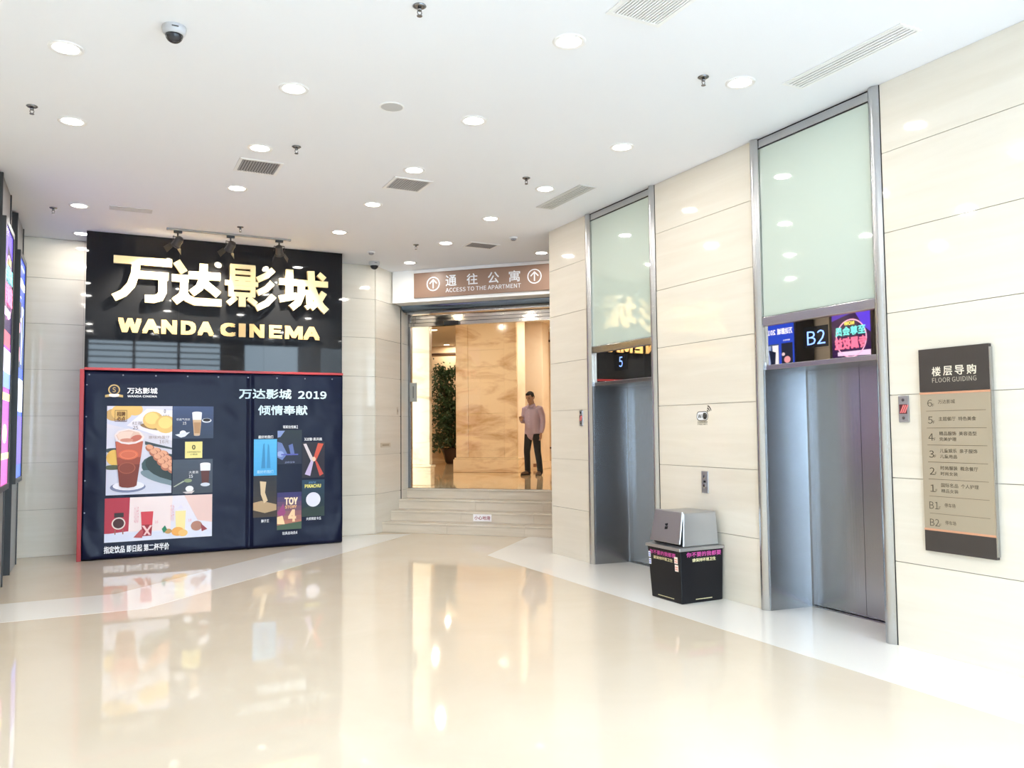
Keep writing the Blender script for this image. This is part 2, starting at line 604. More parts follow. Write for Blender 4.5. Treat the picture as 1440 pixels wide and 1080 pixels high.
# big marble column in the lobby
c0, c1, cv = -7.05, -5.575, 17.4
t = thing('marble_column', 'broad golden veined marble column facing the doorway, plant behind its left edge', 'column', E(((c0 + c1) / 2, cv + 0.3, Z1)))
MB(E).box(c0 + 0.02, c1 - 0.02, cv + 0.035, cv + 0.65, Z1, H + 0.02).build('shaft', MARBLE, t)
MB(E).box(c0, c0 + 0.30, cv, cv + 0.05, Z1 + 0.33, H + 0.02).build('stile', MARBLE, t, bevel=0.012)
MB(E).box(c1 - 0.30, c1, cv, cv + 0.05, Z1 + 0.33, H + 0.02).build('stile', MARBLE, t, bevel=0.012)
MB(E).box(c0 + 0.302, c1 - 0.302, cv + 0.005, cv + 0.05, Z1 + 0.33, Z1 + 0.5).build('rail', MARBLE, t, bevel=0.012)
for za, zb in ((Z1 + 0.502, 1.95), (1.953, 3.02), (3.023, 3.40), (3.403, H)):
    MB(E).box(c0 + 0.302, c1 - 0.302, cv + 0.022, cv + 0.05, za, zb).build('panel', MARBLE, t, bevel=0.006)
MB(E).box(c0 - 0.05, c1 + 0.05, cv - 0.05, cv + 0.7, Z1, Z1 + 0.29).build('plinth', MARBLE, t, bevel=0.01)
MB(E).box(c0 - 0.03, c1 + 0.03, cv - 0.03, cv + 0.68, Z1 + 0.29, Z1 + 0.33).build('plinth_cap', MARBLE, t, bevel=0.012)
MB(E).box(c1 - 0.02, c1 + 0.004, cv + 0.06, cv + 0.64, Z1 + 0.33, H + 0.02).build('lit_side_panel', PALE_MARBLE, t)  # strong light on the column's right side, put in as paler marble

t = thing('marble_pilaster', 'narrow golden marble pilaster just inside the glass door, left edge', 'pilaster', E((-6.1, 13.4, Z1)))
MB(E).box(-6.6, -5.867, 13.25, 13.36, Z1 + 0.36, H).build('shaft', MARBLE, t, bevel=0.006)
MB(E).box(-6.6, -5.83, 13.21, 13.38, Z1, Z1 + 0.31).build('plinth', MARBLE, t, bevel=0.008)
MB(E).box(-6.6, -5.812, 13.195, 13.39, Z1 + 0.31, Z1 + 0.36).build('plinth_cap', MARBLE, t, bevel=0.015)

t = thing('pale_pilaster', 'tall pale marble pilaster brightly lit behind the standing man', 'pilaster', E((-5.65, 19.3, Z1)))
MB(E).box(-6.6, -5.43, 19.0, 19.6, Z1 + 0.18, H + 0.02).build('shaft', PALE_MARBLE, t, bevel=0.006)
MB(E).box(-6.6, -5.41, 18.97, 19.62, Z1, Z1 + 0.18).build('plinth', PALE_MARBLE, t, bevel=0.006)
sk = MB(E).box(-5.67, -5.59, 18.955, 18.97, Z1 + 0.05, Z1 + 0.13).build('socket', mat('brown_socket', (0.25, 0.12, 0.06), 0.4), t)
lab(sk, 'small brown socket')

# overhead bulkhead with the brown sign
UL, UR_ = -5.935, -1.0
bk = struct(MB(E).box(UL, UR_, 11.93, 12.9, 3.655, H + 0.02).build('wall_bulkhead', WHITE))
sg = thing('apartment_sign', 'brown sign panel with white arrows and lettering above the lobby doorway', 'sign', E((-4.4, 11.93, 3.9)))
MB(E).box(-5.54, -3.06, 11.905, 11.93, 3.712, 4.115).build('board', BROWN, sg, bevel=0.003)
MB(E).box(-5.54, -3.06, 11.90, 11.93, 4.118, 4.165).build('top_strip', WHITE_METAL, sg)


def fE(a, b, o):
    return E((a, 11.903 - o, b))


for i, ch in enumerate('通往公寓'):
    u0 = (-4.985, -4.625, -4.27, -3.925)[i]
    text_obj('character', ch, fE, u0, u0 + 0.185, 3.872, 4.048, PRINTW, sg, 0.012)
text_obj('lettering', 'ACCESS TO THE APARTMENT', fE, -4.985, -3.73, 3.775, 3.842, PRINTW, sg, 0.01)


def ring_arrow(cu, cz, parent):
    mb = MB()
    n = 32
    for k in range(n):
        a, b = 2 * math.pi * k / n, 2 * math.pi * (k + 1) / n
        mb.face([fE(cu + r * math.cos(x), cz + r * math.sin(x), 0) for r, x in ((0.115, a), (0.115, b), (0.097, b), (0.097, a))])

    def bar(p, q, w):
        d = (Vector(q) - Vector(p)).normalized(); nn = Vector((-d.y, d.x)) * w
        mb.face([fE(cu + x, cz + y, 0.0004) for x, y in (Vector(p) + nn, Vector(q) + nn, Vector(q) - nn, Vector(p) - nn)])
    bar((0, -0.072), (0, 0.066), 0.010)
    bar((0.004, 0.072), (-0.062, 0.004), 0.010)
    bar((-0.004, 0.072), (0.062, 0.004), 0.010)
    return mb.build('arrow_emblem', PRINTW, parent)


ring_arrow(-5.2, 3.925, sg)
ring_arrow(-3.51, 3.935, sg)

# roller shutter under the bulkhead
rs = thing('roller_shutter', 'rolled-up blue-grey steel shutter edge tucked below the white bulkhead', 'shutter', E((-3.5, 12.34, 3.6)))
SHUT = mat('blue_grey_steel', (0.16, 0.21, 0.28), 0.22, 0.9, 0.5, bump=((2, 2, 4), 0.4))
mb = MB(E)
for k in range(12):
    a, b = math.pi * (0.9 + 0.75 * k / 12), math.pi * (0.9 + 0.75 * (k + 1) / 12)
    mb.face([(u, 12.36 + 0.12 * math.cos(x), 3.655 + 0.10 * math.sin(x)) for u, x in ((UL + 0.01, a), (UR_, a), (UR_, b), (UL + 0.01, b))])
mb.build('curtain_roll', SHUT, rs, smooth=True)
MB(E).box(UL + 0.01, UR_, 12.40, 12.44, 3.53, 3.655).build('bottom_bar', STEEL, rs, bevel=0.004)
MB(E).box(UW - 0.03, UW + 0.006, 12.27, 12.285, 0.465, 3.60).build('guide_channel', SLIT, rs)
MB(E).box(UW - 0.03, UW + 0.004, 12.285, 12.335, 0.465, 3.60).build('guide_channel', STONE, rs)

# automatic glass door
DV = 12.58
dr = thing('automatic_door', 'sliding glass doorway with stainless header and dark posts atop the steps', 'door', E((-4.4, DV, Z1)))
TRANS = mat('stainless_warm_reflection', (0.62, 0.58, 0.53), 0.10, 1.0, 0.5)  # warm tint puts the lobby's reflection into the metal colour
MB(E).box(-5.93, UR_, DV - 0.02, DV + 0.04, 3.462, 3.525).build('transom_panel', TRANS, dr)
MB(E).box(-5.93, UR_, DV - 0.02, DV + 0.04, 3.405, 3.455).build('transom_panel', TRANS, dr)
MB(E).box(-5.93, UR_, DV - 0.008, DV + 0.05, 3.395, 3.535).build('transom_gap', SLIT, dr)
MB(E).box(-5.93, UR_, DV - 0.05, DV + 0.06, 3.335, 3.396).build('header_box', TRANS, dr, bevel=0.004)
sb = MB(E).box(-5.265, -5.0, DV - 0.09, DV - 0.05, 3.33, 3.405).build('motion_sensor', BLACK, dr, bevel=0.008)
lab(sb, 'black motion sensor on the header')
for u0, u1 in ((-5.955, -5.905), (-1.06, -1.0)):
    MB(E).box(u0, u1, DV - 0.03, DV + 0.05, Z1, 3.56).build('post', STEEL_DARK, dr, bevel=0.003)
for u0, u1, dv in ((-5.90, -3.3, 0.012), (-3.33, -2.2, -0.012), (-2.22, -1.07, 0.012)):
    g = MB(E).box(u0, u1, DV + dv - 0.005, DV + dv + 0.005, Z1 + 0.006, 3.335).build('glass_pane', GLASS, dr)
MB(E).box(-5.9, -1.07, DV - 0.03, DV + 0.03, Z1, Z1 + 0.006).build('threshold', STEEL, dr)
pl = thing('door_plate', 'grey notice plate fixed to the left glass door post', 'plate', E((-5.84, DV - 0.02, 2.23)))
MB(E).box(-5.915, -5.785, DV - 0.04, DV - 0.03, 2.07, 2.39).build('plate', mat('grey_plate', (0.30, 0.30, 0.28), 0.4), pl, bevel=0.003)
MB(E).box(-5.86, -5.84, DV - 0.042, DV - 0.04, 2.13, 2.33).build('handle_mark', mat('plate_mark', (0.12, 0.12, 0.12), 0.5), pl)

# sticker on the steps
st = thing('step_sticker', 'white caution sticker with red characters on the step riser', 'sticker', E((-4.38, 11.9, 0.23)))
MB(E).box(-4.535, -4.235, 11.8855, 11.889, 0.178, 0.285).build('sheet', mat('sticker_white', (0.85, 0.82, 0.85), 0.5), st)
text_obj('lettering', '小心地滑', lambda a, b, o: E((a, 11.885 - o, b)), -4.515, -4.255, 0.20, 0.262, flat('sticker_red', (150, 40, 60)), st, 0.014)

# ------------------------------------------------------------------ lifts
def lift(yc, which):
    y0, y1 = yc - 0.683, yc + 0.683
    i0, i1 = y0 + 0.095, y1 - 0.095
    other = {'far': 'stainless lift entrance showing 5, standing between stone wall corner and the bin',
             'near': 'stainless lift entrance showing B2, nearest one, beside the tan floor guide'}[which]
    t = thing('lift_entrance', other, 'elevator', (XR, yc, 0), 'lift entrances in the stone wall')
    DX = XR + 0.5
    for a0, a1, s in ((y0, i0, 1), (i1, y1, -1)):
        # rounded stainless strip over the full wall height
        mb = MB()
        n = 10
        pts = []
        for k in range(n + 1):
            q = k / n
            pts.append((XR - 0.012 - 0.022 * math.sin(math.pi * q), a0 + 0.012 + (a1 - a0 - 0.012) * q) if s < 0 or True else None)
        poly = [(XR + 0.3, a0 + 0.002)] + [(XR - 0.006, a0 + 0.002)] + pts + [(XR + 0.3, a1)]
        mb.prism(poly, lambda p: (p[0], p[1], 0.0012), lambda p: (p[0], p[1], H - 0.003))
        mb.build('frame_post', STEEL, t, smooth='auto')
        e = a0 if s > 0 else a1
        MB().box(XR - 0.004, XR + 0.05, e - 0.001 if s < 0 else e - 0.003, e + 0.003 if s < 0 else e + 0.001, 0, H - 0.003).build('edge_gap', SLIT, t)
    for a, b in ((i0 - 0.09, i0 + 0.062), (i1 - 0.062, i1 + 0.09)):
        q0, q1 = (a, b)
        if b < yc:
            poly = [(XR + 0.012, i0 - 0.01), (XR + 0.012, i0 + 0.002), (DX - 0.05, i0 + 0.05), (DX - 0.05, i0 + 0.075), (DX, i0 + 0.075), (DX, i0 - 0.01)]
        else:
            poly = [(XR + 0.012, i1 + 0.01), (XR + 0.012, i1 - 0.002), (DX - 0.05, i1 - 0.05), (DX - 0.05, i1 - 0.075), (DX, i1 - 0.075), (DX, i1 + 0.01)]
        MB().prism(poly, lambda p: (p[0], p[1], 0.001), lambda p: (p[0], p[1], 2.16)).build('jamb', STEEL_DOOR, t)
    MB().box(XR + 0.012, DX, i0, i1, 2.095, 2.138).build('lintel', STEEL_DOOR, t, bevel=0.003)
    MB().box(XR + 0.028, XR + 0.06, i0, i1, 2.138, 2.484).build('indicator_panel', MIRROR, t)
    MB().box(XR - 0.004, XR + 0.06, i0, i1, 2.484, 2.562).build('middle_rail', STEEL, t, bevel=0.004)
    MB().box(XR + 0.014, XR + 0.06, i0, i1, 2.562, 4.085).build('glass_panel', BACKGLASS, t)
    MB().box(XR + 0.010, XR + 0.06, i0, i1, 2.562, 2.568).build('glass_gasket', SLIT, t)
    MB().box(XR + 0.010, XR + 0.06, i0, i1, 4.079, 4.087).build('glass_gasket', SLIT, t)
    MB().box(XR + 0.002, XR + 0.06, i0, i1, 4.087, 4.158).build('head_rail', STEEL, t, bevel=0.003)
    MB().box(XR + 0.012, XR + 0.06, i0, i1, 4.158, H - 0.002).build('head_gap', SLIT, t)
    for a, b in ((i0 + 0.05, yc - 0.002), (yc + 0.002, i1 - 0.05)):
        d = MB().box(DX - 0.002, DX + 0.04, a, b, 0.012, 2.10).build('door_leaf', STEEL_DOOR, t)
        if which == 'near' and a < yc:
            k = MB().lathe([(0.030, 0), (0.030, 0.004), (0.026, 0.006)], (DX - 0.002, yc - 0.245, 2.0), 20, ax=(-1, 0, 0))
            k.lathe([(0.009, 0.006), (0.009, 0.0075)], (DX - 0.002, yc - 0.245, 2.0), 12, 1, ax=(-1, 0, 0))
            lab(k.build('keyhole', [mat('brass', (0.6, 0.5, 0.3), 0.3, 0.8), SLIT], d), 'round brass keyhole')
    MB().box(DX + 0.045, DX + 0.3, i0 - 0.05, i1 + 0.05, 0, 2.2).build('shaft_back', SLIT, t)
    MB().box(XR + 0.092, XR + 0.4, i0, i1, 2.2, H).build('header_back', SLIT, t)
    MB().box(DX - 0.055, DX - 0.003, i0 + 0.05, i1 - 0.05, 0.0012, 0.006).build('threshold', STEEL, t)
    BLUE = mat('blue_led', (0.05, 0.1, 0.5), 0.4, emit=(0.25, 0.42, 1.0), strength=1.6)
    fx = lambda a, b, o: (XR + 0.0255 - o, -a, b)
    if which == 'near':
        MB().box(XR + 0.0265, XR + 0.0285, 4.69, 4.95, 2.245, 2.42).build('display_window', mat('display_tint', (0.06, 0.06, 0.065), 0.05, 0.8), t)
        d = text_obj('floor_number', 'B2', fx, -4.91, -4.72, 2.27, 2.385, BLUE, t, 0.0)
    else:
        MB().box(XR + 0.0265, XR + 0.0285, 7.50, 7.76, 2.245, 2.43).build('display_window', mat('display_tint', (0.06, 0.06, 0.065), 0.05, 0.8), t)
        d = text_obj('floor_number', '5', fx, -7.66, -7.59, 2.285, 2.40, BLUE, t, 0.0)
    lab(d, 'glowing blue floor number')
    return t


for yc, w in LIFTS:
    lift(yc, w)


# ------------------------------------------------------------------ small fittings on the right wall
def fR(o0):
    return lambda a, b, o: (XR - o0 - o, -a, b)


PANELG = mat('grey_brushed_plate', (0.36, 0.36, 0.38), 0.3, 0.7)
for yc, z0, z1, w, lb in ((8.437, 1.625, 1.815, 0.075, 'slim steel fire switch plate left of the far lift'),
                          (3.995, 1.62, 1.815, 0.085, 'steel fire switch plate between the near lift and the floor guide')):
    t = thing('fire_switch', lb, 'switch', (XR, yc, z0))
    zc = (z0 + z1) / 2
    MB().box(XR - 0.012, XR, yc - w / 2, yc + w / 2, z0, z1).build('plate', PANELG, t, bevel=0.006)
    MB().box(XR - 0.015, XR - 0.012, yc - w * 0.36, yc + w * 0.36, zc - 0.035, zc + 0.033).build('cover', mat('dark_red_cover', (0.10, 0.02, 0.025), 0.3), t)
    mb = MB()
    for k in range(3):
        a = yc + w * (0.12 - 0.2 * k)
        mb.face([(XR - 0.0155, a + 0.016, zc - 0.028), (XR - 0.0155, a + 0.006, zc - 0.03), (XR - 0.0155, a - 0.022, zc + 0.026), (XR - 0.0155, a - 0.012, zc + 0.03)])
    mb.build('stripe', mat('pink_stripe', srgb(225, 120, 120), 0.4), t)
    for dz in (0.065, -0.065):
        MB().lathe([(0.011, 0), (0.011, 0.003)], (XR - 0.012, yc, zc + dz), 14, ax=(-1, 0, 0)).build('lock', STEEL_DARK, t)
t = thing('call_panel', 'grey lift call button panel on the stone wall above the bin', 'button panel', (XR, 6.197, 0.963))
MB().box(XR - 0.01, XR, 6.15, 6.245, 0.965, 1.175).build('plate', PANELG, t, bevel=0.004)
for z, g in ((1.12, 1), (1.03, -1)):
    b = MB().lathe([(0.021, 0), (0.021, 0.005), (0.017, 0.007)], (XR - 0.01, 6.197, z), 20, ax=(-1, 0, 0)).build('button', CHROME, t, smooth='auto')
    MB().face([(XR - 0.0175, 6.197 - 0.009, z - 0.006 * g), (XR - 0.0175, 6.197 + 0.009, z - 0.006 * g), (XR - 0.0175, 6.197, z + 0.009 * g)]).build('arrow', SLIT, b)
MB().box(XR - 0.0105, XR - 0.01, 6.18, 6.214, 1.065, 1.085).build('mark', SLIT, t)

# wireless network sticker
t = thing('wifi_sticker', 'black and white wireless network sticker on the stone wall above the call panel', 'sticker', (XR, 6.2, 1.62))
DK = flat('sticker_black', (70, 66, 60))


def rrect(a0, a1, b0, b1, r, n=6):
    out = []
    for cx, cy, s in ((a1 - r, b1 - r, 0), (a0 + r, b1 - r, 1), (a0 + r, b0 + r, 2), (a1 - r, b0 + r, 3)):
        for k in range(n + 1):
            x = math.pi / 2 * (s + k / n)
            out.append((cx + r * math.cos(x), cy + r * math.sin(x)))
    return out


f = fR(0.0006)
mb = MB()
mb.face([f(a, b, 0) for a, b in rrect(-6.305, -6.135, 1.66, 1.752, 0.04)], 0)
mb.face([f(a, b, 0.0004) for a, b in rrect(-6.297, -6.143, 1.668, 1.744, 0.034)], 1)
mb.face([f(a, b, 0.0008) for a, b in rrect(-6.215, -6.15, 1.674, 1.738, 0.026)], 0)
text_into(mb, 'Wi', lambda a, b, o: f(a, b, 0.0009), -6.285, -6.222, 1.685, 1.727, 0.02, 0)
text_into(mb, 'Fi', lambda a, b, o: f(a, b, 0.0012), -6.205, -6.162, 1.685, 1.727, 0.02, 1)
for r in (0.03, 0.052, 0.074):
    for k in range(6):
        a, b = math.radians(15 + 10 * k), math.radians(15 + 10 * (k + 1))
        mb.face([f(-6.158 + q * math.cos(x), 1.738 + q * math.sin(x), 0.0002) for q, x in ((r, a), (r, b), (r - 0.013, b), (r - 0.013, a))], 0)
text_into(mb, '无线网络覆盖', lambda a, b, o: f(a, b, 0.0002), -6.295, -6.145, 1.641, 1.655, 0.02, 0)
text_into(mb, 'FREE WIFI', lambda a, b, o: f(a, b, 0.0002), -6.29, -6.15, 1.620, 1.634, 0.02, 0)
mb.build('print', [DK, PRINTW], t)

# ------------------------------------------------------------------ floor guide board
t = thing('floor_guide', 'tan and charcoal floor guide board listing floors 6F to B2', 'sign', (XR, 3.585, 0.72))
gy0, gy1, gx = 3.33, 3.843, XR - 0.03
TAN = mat('tan_metal', srgb(168, 155, 135), 0.32, 0.25, 0.5)
CHAR = mat('charcoal_metal', srgb(64, 58, 55), 0.35, 0.1, 0.4)
COPPER = mat('copper_line', srgb(214, 160, 130), 0.3, 0.4)
MB().box(gx, XR - 0.002, gy0, gy1, 0.872, 1.829).build('board', TAN, t, bevel=0.002)
MB().box(gx - 0.002, XR - 0.002, gy0, gy1, 1.831, 2.132).build('header_plate', CHAR, t, bevel=0.002)
MB().box(gx - 0.002, XR - 0.002, gy0, gy1, 0.722, 0.87).build('base_plate', CHAR, t, bevel=0.002)
MB().box(gx - 0.001, XR - 0.004, gy0 - 0.008, gy0, 0.74, 2.11).build('side_edge', STEEL, t)
for z in (1.82, 0.872):
    MB().box(gx - 0.003, gx, gy0, gy1, z - 0.006, z + 0.008).build('copper_line', COPPER, t)
f = lambda a, b, o: (gx - 0.0027 - o, -a, b)
fb = lambda a, b, o: (gx - 0.0007 - o, -a, b)
CREAM = flat('cream_print', (222, 214, 196))
GREYP = flat('dark_grey_print', (88, 80, 68))
for i, ch in enumerate('楼层导购'):
    a = -3.742 + i * 0.0855
    text_obj('character', ch, f, a, a + 0.067, 1.938, 2.003, CREAM, t, 0.012)
text_obj('lettering', 'FLOOR GUIDING', f, -3.742, -3.42, 1.893, 1.926, flat('dim_cream_print', (175, 168, 152)), t)
rows_txt = [('6', '万达影城', None), ('5', '主题餐厅  特色美食', None), ('4', '精品服饰  美容造型', '完美护理'),
            ('3', '儿童娱乐  亲子服饰', '儿童用品'), ('2', '时尚服装  概念餐厅', '时尚女装'), ('1', '国际名品  个人护理', '精品女装'),
            ('B1', '停车场', None), ('B2', '停车场', None)]
for i, (fl_, a_, b_) in enumerate(rows_txt):
    zc = 1.755 - i * 0.1185
    wide = 0.05 if len(fl_) == 1 else 0.07
    text_obj('floor_number', fl_, fb, -3.80 + (0.012 if len(fl_) == 1 else 0), -3.80 + wide, zc - 0.028, zc + 0.022, GREYP, t)
    text_obj('floor_letter', 'F', fb, -3.798 + wide, -3.784 + wide, zc - 0.028, zc - 0.008, GREYP, t)
    x0 = -3.705
    if b_:
        for k, w_ in enumerate(a_.split('  ')):
            text_obj('floor_entry', w_, fb, x0 + 0.145 * k, x0 + 0.145 * k + 0.125, zc + 0.008, zc + 0.036, GREYP, t, 0.008)
        text_obj('floor_entry', b_, fb, x0, x0 + 0.125, zc - 0.03, zc - 0.004, GREYP, t, 0.008)
    else:
        for k, w_ in enumerate(a_.split('  ')):
            q = x0 + 0.145 * k + (0.02 if len(w_) == 3 else 0)
            text_obj('floor_entry', w_, fb, q, q + (0.08 if len(w_) == 3 else 0.125), zc - 0.01, zc + 0.018, GREYP, t, 0.008)
    if i < 7:
        MB().box(gx - 0.0012, gx, gy0 + 0.035, gy1 - 0.045, zc - 0.060, zc - 0.0565).build('row_line', flat('line_print', (120, 108, 92)), t)

# ------------------------------------------------------------------ litter bin
t = thing('litter_bin', 'black square litter bin with stainless swing lid against the stone wall', 'bin', (4.95, 6.18, 0))
bx0, bx1, by0, by1 = 4.712, 5.205, 5.95, 6.42


def frus(x0, x1, y0, y1, z0, X0, X1, Y0, Y1, z1):
    return MB().hexa([(x0, y0, z0), (x1, y0, z0), (x1, y1, z0), (x0, y1, z0)], [(X0, Y0, z1), (X1, Y0, z1), (X1, Y1, z1), (X0, Y1, z1)])


BINB = mat('satin_black_panel', (0.009, 0.009, 0.011), 0.3, 0, 0.2)
BINS = mat('satin_stainless', (0.47, 0.47, 0.48), 0.42, 1.0, 0.5)
frus(bx0 + 0.008, bx1 - 0.01, by0 + 0.005, by1 - 0.02, 0.0015, bx0 - 0.008, bx1, by0 - 0.004, by1 + 0.02, 0.474).build('body', BINB, t, bevel=0.008)
MB().box(bx0 - 0.022, bx1 + 0.008, by0 - 0.016, by1 + 0.034, 0.474, 0.503).build('rim', BINS, t, bevel=0.006)
hd = frus(bx0 + 0.055, bx1 - 0.02, by0 + 0.03, by1 - 0.01, 0.503, bx0 + 0.075, bx1 - 0.035, by0 + 0.045, by1 - 0.03, 0.812)
hd.build('hood', BINS, t, bevel=0.01)
MB().hexa([(bx0 + 0.05, by0 + 0.04, 0.512), (bx0 + 0.056, by0 + 0.04, 0.512), (bx0 + 0.056, by1 - 0.02, 0.512), (bx0 + 0.05, by1 - 0.02, 0.512)],
          [(bx0 + 0.068, by0 + 0.05, 0.80), (bx0 + 0.076, by0 + 0.05, 0.80), (bx0 + 0.076, by1 - 0.035, 0.80), (bx0 + 0.068, by1 - 0.035, 0.80)]).build('mouth', SLIT, t)
fl0 = MB().hexa([(bx0 + 0.004, by0 + 0.02, 0.532), (bx0 + 0.022, by0 + 0.02, 0.532), (bx0 + 0.022, by1 - 0.004, 0.532), (bx0 + 0.004, by1 - 0.004, 0.532)],
                [(bx0 + 0.058, by0 + 0.038, 0.826), (bx0 + 0.078, by0 + 0.038, 0.826), (bx0 + 0.078, by1 - 0.022, 0.826), (bx0 + 0.058, by1 - 0.022, 0.826)])
flap = fl0.build('swing_flap', BINS, t, bevel=0.012)
fF = lambda a, b, o: (bx0 + 0.004 + (b - 0.532) * 0.1837 - 0.0012 - o, -a, b)
mb = MB()
for q in ([(-6.215, 0.70), (-6.17, 0.71), (-6.17, 0.685), (-6.2, 0.68)], [(-6.21, 0.675), (-6.165, 0.682), (-6.168, 0.655), (-6.21, 0.65)]):
    mb.face([fF(a, b, 0) for a, b in q])
mb.build('emblem', SLIT, flap)
PINK = flat('magenta_print', (205, 80, 160))
CRM = flat('pale_yellow_print', (235, 225, 175))


def fBx(a, b, o):   # face towards -x
    k = b / 0.474
    return (bx0 + 0.008 - 0.016 * k - 0.0012 - o, -a, b)


def fBy(a, b, o):   # face towards -y
    k = b / 0.474
    return (a, by0 + 0.005 - 0.009 * k - 0.0012 - o, b)


text_obj('lettering', '你不要的我都要', fBx, -6.405, -6.015, 0.408, 0.448, PINK, t, 0.012)
text_obj('lettering', '请保持环境卫生', fBx, -6.35, -6.06, 0.365, 0.395, CRM, t, 0.012)
text_obj('lettering', '你不要的我都要', fBy, 4.775, 5.178, 0.418, 0.462, PINK, t, 0.012)
text_obj('lettering', '请保持环境卫生', fBy, 4.84, 5.115, 0.372, 0.404, CRM, t, 0.012)
for fn, a0, a1 in ((fBx, -6.3, -6.06), (fBy, 4.88, 5.07)):
    mb = MB()
    n = 22
    for k in range(n):
        w = (a1 - a0) / n
        mb.face([fn(a0 + w * (k + x), y, 0) for x, y in ((0, 0.03), (0.75, 0.03), (0.75, 0.037), (0, 0.037))])
    mb.build('small_print', CRM, t)
NM = [flat('notice_white', (225, 228, 240)), flat('notice_pink', (242, 225, 215)), flat('notice_blue', (90, 110, 200)), flat('notice_red', (225, 150, 140))]
for (a0, a1, z0, z1, mi) in ((-6.425, -6.39, 0.37, 0.425, 0), (-6.42, -6.385, 0.305, 0.36, 0), (-6.035, -5.985, 0.36, 0.42, 1), (-6.03, -5.98, 0.29, 0.35, 1)):
    mb = MB()
    mb.face([fBx(a, b, 0.0002) for a, b in ((a0, z0), (a1, z0), (a1, z1), (a0, z1))], mi)
    for j in range(2):
        mb.face([fBx(a, b, 0.0005) for a, b in ((a0 + 0.006, z0 + 0.012 + 0.02 * j), (a1 - 0.006, z0 + 0.012 + 0.02 * j), (a1 - 0.006, z0 + 0.022 + 0.02 * j), (a0 + 0.006, z0 + 0.022 + 0.02 * j))], 2 + mi)
    mb.build('pasted_notice', NM, t)

# ------------------------------------------------------------------ black sign tower of the cinema
t = thing('cinema_sign', 'glossy black sign tower with gold characters above the poster banner', 'sign', (1.48, YS, 0))
SX0, SX1 = -0.172, 3.13
MB().box(SX0, SX1, YS + 0.012, YW - 0.002, 0.0015, H - 0.003).build('carcass', BLACK, t)
for a, b in ((SX0, 0.93), (0.93, 2.03), (2.03, SX1)):
    MB().box(a + 0.001, b - 0.001, YS, YS + 0.012, 2.36, H - 0.004).build('glass_panel', BLACKGLASS, t)


def ribbon(mb, pts, w, fn0, fn1, x0, y0, sx, sy):
    pts = [Vector(p) for p in pts]
    L, R = [], []
    for k, p in enumerate(pts):
        a = pts[max(k - 1, 0)]; b = pts[min(k + 1, len(pts) - 1)]
        d = Vector(((b - a).x * sx, (b - a).y * sy)).normalized()
        sc_ = 1.0
        if 0 < k < len(pts) - 1:
            d1 = Vector(((p - a).x * sx, (p - a).y * sy)).normalized()
            sc_ = 1 / max(0.5, abs(d.dot(d1)))
        nn = Vector((-d.y, d.x)) * w / 2 * sc_
        q = Vector((x0 + p.x * sx, y0 + p.y * sy))
        L.append(q + nn); R.append(q - nn)
    for k in range(len(pts) - 1):
        quad = [R[k], R[k + 1], L[k + 1], L[k]]
        mb.hexa([fn0(p) for p in quad], [fn1(p) for p in quad])


CH = {
    '万': [([(0.03, 0.91), (1.0, 0.91)], .17), ([(.40, .88), (.385, .62), (.32, .36), (.20, .17), (.04, .06)], .17), ([(.36, .60), (.94, .60)], .17),
          ([(.845, .64), (.845, .24), (.80, .12), (.70, .075), (.55, .075)], .17)],
    '达': [([(.10, .98), (.25, .74)], .17), ([(.02, .60), (.34, .60)], .165), ([(.255, .66), (.255, .32), (.22, .2), (.07, .06)], .17),
          ([(.22, .30), (.32, .15), (.46, .085), (1.0, .085)], .165), ([(.34, .69), (.97, .69)], .175),
          ([(.635, .97), (.625, .62), (.56, .42), (.40, .27)], .17), ([(.66, .52), (.94, .27)], .17)],
    '影': [([(.10, .955), (.60, .955)], .10), ([(.145, .98), (.145, .62)], .11), ([(.555, .98), (.555, .62)], .11), ([(.10, .82), (.60, .82)], .085),
          ([(.10, .685), (.60, .685)], .10), ([(0, .575), (.66, .575)], .105), ([(.33, .67), (.33, .54)], .14), ([(.07, .475), (.60, .475)], .09),
          ([(.12, .50), (.12, .29)], .11), ([(.555, .50), (.555, .29)], .11), ([(.07, .325), (.60, .325)], .10), ([(.34, .32), (.34, .05)], .15),
          ([(.22, .26), (.06, .10)], .12), ([(.46, .26), (.62, .12)], .12), ([(.97, .94), (.84, .80), (.64, .68)], .13),
          ([(.95, .63), (.82, .48), (.64, .38)], .13), ([(.98, .34), (.84, .16), (.62, .03)], .14)],
    '城': [([(.205, 1.0), (.205, .30)], .17), ([(0, .70), (.40, .70)], .15), ([(0, .28), (.36, .38)], .16), ([(.40, .70), (1.0, .70)], .145),
          ([(.45, .76), (.45, .42), (.38, .22), (.24, .08)], .16), ([(.45, .48), (.62, .48), (.62, .17), (.54, .10)], .12),
          ([(.64, 1.0), (.66, .62), (.74, .38), (.86, .16), (.97, .04)], .17), ([(.92, .50), (.82, .30), (.64, .10)], .15), ([(.80, .94), (.93, .82)], .13)],
}
spans = {'万': (0.118, 0.832, 3.287, 3.872), '达': (0.822, 1.455, 3.28, 3.862), '影': (1.50, 2.155, 3.265, 3.874), '城': (2.22, 2.90, 3.27, 3.86)}
